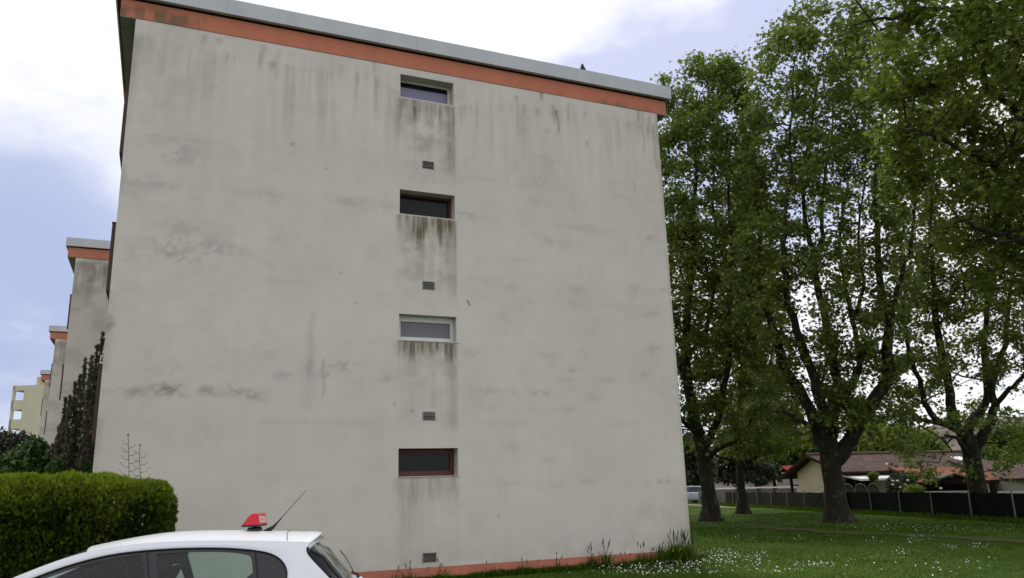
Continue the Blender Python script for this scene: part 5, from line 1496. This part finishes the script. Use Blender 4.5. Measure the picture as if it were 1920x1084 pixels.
# dark clipped mass and laurel behind the hedge
def bush(name, label, blobs, n, leaf, mat, seed, dirs_up=.4, cat='bush', tmpl=OVAL_LEAF):
    r = np.random.default_rng(seed)
    c0 = np.mean([b_[0] for b_ in blobs], 0); b0 = np.array([c0[0], c0[1], 0.0])
    t = thing(name, label, cat, b0)
    P = []; w_ = np.array([b_[1] ** 2 for b_ in blobs]); w_ = w_ / w_.sum()
    for (c, rad), ww in zip(blobs, w_):
        k = int(n * ww); v = r.normal(0, 1, (k, 3)); v /= np.linalg.norm(v, axis=1)[:, None]
        q_ = c + v * (rad * (.72 + .38 * r.random(k)))[:, None] * (.85 + .35 * fbm(v[:, 0] * 2.5 + 9, v[:, 2] * 2.5 + 9, seed, 3))[:, None]
        P.append(q_)
    P = np.concatenate(P); P = P[P[:, 2] > .03]
    up_ = np.array([0, 0, dirs_up]) + r.normal(0, .6, (len(P), 3))
    tn = np.clip(.4 + .3 * r.normal(0, 1, len(P)) + .5 * (vnoise(P[:, 0] * 2, P[:, 2] * 2, seed) - .5), 0, 1)
    link('foliage', leaves_mesh('foliage', P - b0, leaf * (.6 + .7 * r.random(len(P))), up_, mat, tmpl, tn, .7, r), t)
    mb_ = MB()
    for (c, rad) in blobs:
        q_ = c - b0
        mb_.tube([(q_[0] * .3, q_[1] * .3, -.03), (q_[0] * .8, q_[1] * .8, q_[2] * .5), (q_[0], q_[1], q_[2])], [.05, .035, .012], 6)
        for k in range(5):
            v = r.normal(0, 1, 3); v /= np.linalg.norm(v); v[2] = abs(v[2]); mb_.tube([q_ * np.array([1, 1, .7]), q_ + v * rad * .8], [.02, .006], 5)
    mb_.build('stem', M['twig'], t)
    return t
blobs = [(at(px, py, 'd', 31), rd) for px, py, rd in ((-40, 850, .9), (-10, 848, .85), (18, 848, .8), (42, 850, .75), (62, 856, .6), (-20, 890, 1.1), (30, 890, 1.0), (60, 890, .8), (20, 930, 1.3), (-30, 930, 1.3), (66, 925, 1.0))]
bush('bush', 'dark evergreen bush far left, below the cream tower', blobs, 26000, .13, M['leafgrey'], 95)
blobs = [(at(px, py, 'd', 24), rd) for px, py, rd in ((48, 868, .48), (72, 862, .42), (30, 880, .5), (60, 892, .62), (85, 885, .36), (8, 892, .5), (40, 920, .7), (80, 920, .55), (92, 870, .20), (70, 838, .22), (55, 845, .25), (100, 900, .4))]
bush('laurel_shrub', 'lighter green leafy laurel shrub behind the left part of the thuja hedge', blobs, 9500, .17, M['laurel'], 96, .3, 'shrub')

# bronze columnar conifer made of many upright plumes
r = np.random.default_rng(97)
DC = 23.5
c0 = xy(152, DC, 885)
con = thing('conifer', 'dark bronze conifer of upright feathery plumes against the second block', 'conifer', c0)
P = []; Dd = []; stems = MB()
for px, top, wd in ((193, 628, .20), (183, 650, .18), (172, 672, .20), (160, 676, .22), (150, 706, .20), (141, 722, .22), (131, 746, .20), (123, 748, .18), (116, 790, .18), (109, 806, .16), (187, 720, .22), (168, 740, .22), (145, 780, .24), (128, 820, .22), (178, 800, .24), (155, 830, .26), (192, 770, .18), (136, 850, .24), (118, 850, .2), (110, 862, .2), (165, 860, .26), (182, 860, .22), (197, 850, .12), (100, 838, .12)):
    D_ = DC + r.normal(0, .35); wd *= r.uniform(.75, 1.15)
    tp = at(px, top, 'd', D_); zt_ = tp[2]; foot = np.array([c0[0] + (tp[0] - c0[0]) * .72, c0[1] + (tp[1] - c0[1]) * .72, max(.1, zt_ * .2)])
    n_ = int(200 * (zt_ - foot[2]) ** .8)
    t_ = r.random(n_) ** .85
    ax_ = foot[None] * (1 - t_[:, None]) + tp[None] * t_[:, None]
    prof = .72 * wd * np.sin(PI * np.clip(t_ * .88 + .1, 0, 1)) ** .6 * (1 - t_ ** 4) * (.75 + .5 * vnoise(t_ * 9, t_ * 0 + px, 7))
    a = r.uniform(0, 2 * PI, n_); q_ = prof * (.35 + .7 * r.random(n_))
    off = np.stack([np.cos(a) * q_, np.sin(a) * q_, np.zeros(n_)], 1)
    P.append(ax_ + off); Dd.append(off * 2.2 + np.array([0, 0, .45]) + r.normal(0, .12, (n_, 3)))
    stems.tube([c0 * np.array([1, 1, 0]) - c0 + np.array([0, 0, -.03]), foot - c0, tp - c0], [.05, .03, .006], 5)
P = np.concatenate(P) - c0; Dd = np.concatenate(Dd)
link('foliage', sprays_mesh('foliage', P, .12 * (.5 + r.random(len(P))), Dd, M['cypress'], SPRAY, np.clip(r.normal(.4, .3, len(P)), 0, 1), r), con)
stems.build('trunk', M['twig'], con)
blobs = [(at(px, py, 'd', 22.5), rd) for px, py, rd in ((178, 872, .22), (188, 880, .2), (165, 884, .2), (104, 880, .22))]
bush('shrub', 'small green shrub at the foot of the bronze conifer by the gable edge', blobs, 1500, .10, M['laurel'], 98, .3, 'shrub')

for j, (px, pyt, pxb, lab) in enumerate(((240, 816, 250, 'taller dry bare stalk rising behind the hedge in front of the gable'), (262, 836, 270, 'shorter dry bare stalk with upcurved side twigs, right of the taller stalk'))):
    tp = at(px, pyt, 'y', -2.9); ft = np.array([at(pxb, 890, 'y', -2.9)[0] + .03, -2.9, 0.0])
    t = thing('dry_stalk', lab, 'dead plant', ft, 0)
    r = np.random.default_rng(100 + j); mb_ = MB()
    H = tp[2]; dx = tp[0] - ft[0]
    axis_ = [np.array([dx * (s ** 2.2), .0, H * s]) + r.normal(0, .004, 3) for s in np.linspace(0, 1, 12)]
    mb_.tube(axis_, np.linspace(.009, .0035, 12), 6)
    mb_.build('stem', M['twig'], t)
    s = .74
    side = 1
    while s < .97:
        p = np.array([dx * s ** 2.2, 0, H * s]); l_ = .11 * (1.15 - s) / .4 + .02; side = -side
        yy = r.normal(0, .3) * l_
        tw = MB(); tw.tube([p, p + np.array([side * l_ * .6, yy, l_ * .12]), p + np.array([side * l_ * 1.05, yy * 1.5, l_ * .65])], [.0035, .003, .0015], 5)
        if r.random() < .7: tw.lathe([(0, -.006), (.006, 0), (0, .007)], p + np.array([side * l_ * 1.05, yy * 1.5, l_ * .65]), 'z', 6)
        tw.build('side_twig', M['twig'], t)
        s += .021
    tw = MB(); tw.lathe([(0, -.014), (.013, 0), (.008, .014), (0, .02)], axis_[-1], 'z', 8); tw.build('bud', M['twig'], t)

# ---- turf: blades near, tufts farther, daisies, weeds along the plinth
r = np.random.default_rng(120)
def in_wall(x, y): return (x > -.3) & (x < 12.1) & (y > -.02) & (y < 18.2)
def seen(x, y, z=0, mx=40):
    v = np.stack([x - CAM[0], y - CAM[1], np.full(len(x), z - CAM[2])], 1); f_ = v @ FF
    px = 960 + F * (v @ RR) / f_; py = 542 - F * (v @ UU) / f_
    return (f_ > 1) & (px > -mx) & (px < 1920 + mx) & (py < 1084 + mx), f_
n = 900000
x = r.uniform(-1, 42, n); y = r.uniform(-8, 34, n)
ok, f_ = seen(x, y); ok &= ~in_wall(x, y) & (y > -7.4) & ~((x < 5.4) & (y < -5.2)) & ~((x < 1.5) & (y < -3.3))
pr = np.clip((15.5 / np.maximum(f_, 1)) ** 1.7, .04, 1.0)
ok &= r.random(n) < pr
onp = np.abs(x - np.interp(y, [-7, -1.6, 2.6, 5.2, 9, 14], [20.6, 20.9, 21.4, 21.1, 21.6, 21.9])) < .62
ok &= ~(onp & (r.random(n) < .65) & (y < 10))
x, y, f_ = x[ok], y[ok], f_[ok]; n = len(x)
gh = .045 * (1 + .9 * (fbm(x * .5 + 20, y * .5 + 20, 130, 3) - .5)) * (1 + (f_ > 22) * .5) * (.6 + .8 * r.random(n))
gz_ = .05 * (np.array([0.0]) ) 
lean = r.normal(0, .45, (n, 3)); lean[:, 2] = 1
tnt = np.clip(.35 + .25 * r.normal(0, 1, n) + 1.0 * (fbm(x * .35 + 3, y * .35 + 3, 131, 3) - .5), 0, 1)
BW = BLADE * np.array([2.0, 1, 1])
gm = sprays_mesh('grass', np.stack([x, y, np.full(n, -.01)], 1), gh * 1.0, lean, M['grassblade'], BW, tnt, r)
tag(link('grass', gm), 'short green lawn grass growing round the trees and the gable', 'grass', kind='stuff')
print('grass blades', n)

# daisies: world ground points inside patches that follow the photograph
patches = [(1000, 1062, 120, 14, 70), (1140, 1064, 90, 16, 160), (1220, 1060, 70, 18, 260), (1280, 1064, 60, 16, 170), (1340, 1050, 70, 18, 240), (1400, 1052, 60, 14, 130), (1360, 1040, 40, 8, 80), (1450, 1075, 60, 8, 60), (1300, 1078, 90, 6, 80), (1180, 1080, 120, 5, 90),
           (1530, 1064, 40, 5, 70), (1500, 1014, 20, 5, 26), (1560, 1012, 30, 8, 16), (1720, 1015, 30, 9, 60), (1690, 1036, 22, 7, 34), (1782, 1028, 24, 5, 56), (1835, 1028, 26, 6, 50), (1640, 1018, 30, 6, 24), (1620, 990, 60, 6, 60), (1700, 992, 90, 8, 140), (1800, 996, 80, 7, 90), (1560, 1060, 200, 20, 60), (1750, 1060, 150, 24, 50), (1840, 1065, 80, 20, 30), (1380, 1012, 60, 6, 20), (1880, 1000, 50, 8, 30), (1450, 1062, 300, 22, 60)]
dx_, dy_ = [], []
for px, py, sx_, sy_, k in patches:
    for _ in range(int(k * .8)):
        p = at(px + r.normal(0, sx_ * .5), min(1100, py + r.normal(0, sy_ * .5)), 'z', 0)
        if not (p[0] < 12.3 and p[1] > -.12) and p[1] > -7.3: dx_.append(p[0]); dy_.append(p[1])
dx_, dy_ = np.array(dx_), np.array(dy_)
nd = len(dx_); V = []; Fc = []; lt = []
T = np.array([(math.cos(a) * (1 if i % 2 else .72), math.sin(a) * (1 if i % 2 else .72), 0) for i, a in enumerate(np.linspace(0, 2 * PI, 12, endpoint=False))])
for i in range(nd):
    sc = .0145 * r.uniform(.6, 1.15); z0 = r.uniform(.05, .085); tl = r.normal(0, .35, 2)
    q_ = T * sc; q_ = q_ + np.outer(q_[:, 0] * tl[0] + q_[:, 1] * tl[1], (0, 0, 1)) + (dx_[i], dy_[i], z0)
    o_ = len(V); V.extend(q_.tolist()); Fc.extend(range(o_, o_ + 12)); lt.append(12)
dm = mesh_np('daisies', np.array(V), Fc, lt, M['daisy'])
tag(link('daisies', dm), 'white daisies scattered in drifts over the lawn', 'daisies', kind='stuff')
Vs = MB()
# clumps of taller grass and weeds at the foot of the wall, each one a plant of its own
def weed(px, hgt, n_bl, spread_, label, seed, straw=.3, seeds=0, yellow=0):
    r = np.random.default_rng(seed); p = at(px, 1055, 'y', -.14); b0 = np.array([p[0], -.14 - .1 * r.random(), 0.0])
    t = thing('grass_clump', label, 'weed', b0, 0, 'weeds along the plinth')
    q_ = np.stack([r.normal(0, spread_, n_bl), r.normal(0, .05, n_bl), np.full(n_bl, -.01)], 1)
    d = r.normal(0, .28, (n_bl, 3)); d[:, 2] = 1; d[:, 1] = -abs(d[:, 1]) * .7
    me = sprays_mesh('leaves', q_, hgt * (.35 + .65 * r.random(n_bl)), d, M['strawblade' if straw > .5 and seed == 261 else 'grassblade'], BLADE * np.array([.45, 1, 1]), np.clip(r.normal(.55, .25, n_bl), 0, 1), r)
    link('leaves', me, t)
    if seeds:
        mb_ = MB()
        for k in range(seeds):
            x0 = r.normal(0, spread_ * .7); l_ = hgt * r.uniform(.9, 1.45); dx = r.normal(0, .18) * l_
            a = np.array([x0, 0, 0]); c = np.array([x0 + dx * .3, -.02, l_ * .6]); e_ = np.array([x0 + dx, -.05, l_])
            mb_.tube([a, c, e_], [.003, .0025, .002], 4)
            mb_.tube([c + (e_ - c) * .55, c + (e_ - c) * .8, e_ + (e_ - c) * .15], [.004, .011, .003], 5)
        mb_.build('seed_heads', M['strawblade' if straw > .5 else 'twig'], t)
    if yellow:
        mb_ = MB()
        for k in range(yellow):
            c = np.array([r.normal(0, .07), -.06 - .05 * r.random(), hgt * r.uniform(.45, .62)]); mb_.lathe([(0, -.01), (.022, .0), (.026, .008), (0, .014)], c, 'z', 8)
        mb_.build('flowers', M['yellow'], t)
    return t
specs = [(718, .20, 34, .05, 0), (740, .30, 30, .05, 2), (765, .34, 40, .06, 3), (796, .24, 60, .10, 2), (822, .36, 40, .05, 3), (850, .2, 50, .10, 0), (890, .22, 70, .12, 0), (921, .3, 60, .08, 1), (950, .2, 60, .12, 0), (985, .32, 60, .07, 2), (1012, .26, 90, .12, 1), (1040, .34, 50, .06, 3), (1062, .24, 80, .10, 0), (1088, .26, 90, .12, 1), (1110, .42, 60, .05, 4), (1131, .50, 80, .05, 5), (1150, .26, 70, .10, 1), (1172, .30, 70, .08, 2), (1198, .40, 90, .07, 4), (1216, .34, 110, .10, 2), (1236, .46, 130, .10, 3)]
for i, (px, hg, nb, sp2, sd_) in enumerate(specs):
    place = ['first', 'second', 'third', 'fourth', 'fifth', 'sixth', 'seventh', 'eighth', 'ninth', 'tenth', 'eleventh', 'twelfth', 'thirteenth', 'fourteenth', 'fifteenth', 'sixteenth', 'seventeenth', 'eighteenth', 'nineteenth', 'twentieth', 'last'][i]
    look = ('tall' if hg > .38 else 'medium' if hg > .27 else 'short') + (' tuft with seed stalks' if sd_ > 1 else ' grass tuft with one stalk' if sd_ else ' leafy tuft')
    weed(px, hg * .85, int(nb * .7), sp2, look + ' against the orange plinth, ' + place + ' from the left', 200 + i, seeds=sd_)
# the big overgrown corner clump
cl_ = weed(1262, .50, 280, .20, 'biggest weed clump, with yellow flowers and seed heads at the right corner of the gable', 260, straw=.9, seeds=16, yellow=9)
cl_.name = 'corner_weeds'; del cl_['group']; cl_['category'] = 'weeds'
mb_ = MB()
c2 = weed(1286, .40, 180, .13, 'dry brownish weed clump right against the wall corner', 261, straw=.9, seeds=18)
c2.name = 'dry_weeds'; del c2['group']
# low tufted fringe hiding the joint between plinth and lawn
n = 14000; x = r.uniform(3.6, 12.25, n); y = -.015 - abs(r.normal(0, .07, n))
dirs = r.normal(0, .35, (n, 3)); dirs[:, 2] = 1; dirs[:, 1] = -abs(dirs[:, 1])
fr = sprays_mesh('grass_fringe', np.stack([x, y, np.full(n, -.01)], 1), (.05 + .11 * fbm(x * 1.3, x * 0, 140, 4) * r.random(n) * 1.7), dirs, M['grassblade'], BLADE * np.array([.8, 1, 1]), np.clip(r.normal(.35, .25, n), 0, 1), r)
tag(link('grass_fringe', fr), 'unmown grass fringe along the foot of the gable', 'grass', kind='stuff')
# tall rough grass under the boundary fence
n = 9000; s = r.uniform(0, flen, n); off = abs(r.normal(0, .16, n)) + .1
gp = FP0[None, :2] + fd[None, :2] * s[:, None] + fn[None, :2] * off[:, None]
dirs = r.normal(0, .3, (n, 3)); dirs[:, 2] = 1
fr = sprays_mesh('rough_grass', np.stack([gp[:, 0], gp[:, 1], np.full(n, -.01)], 1), .12 + .14 * r.random(n), dirs, M['grassblade'], BLADE * np.array([1.8, 1, 1]), np.clip(r.normal(.6, .25, n), 0, 1), r)
tag(link('rough_grass', fr), 'rough grass left unmown along the boundary fence', 'grass', kind='stuff')
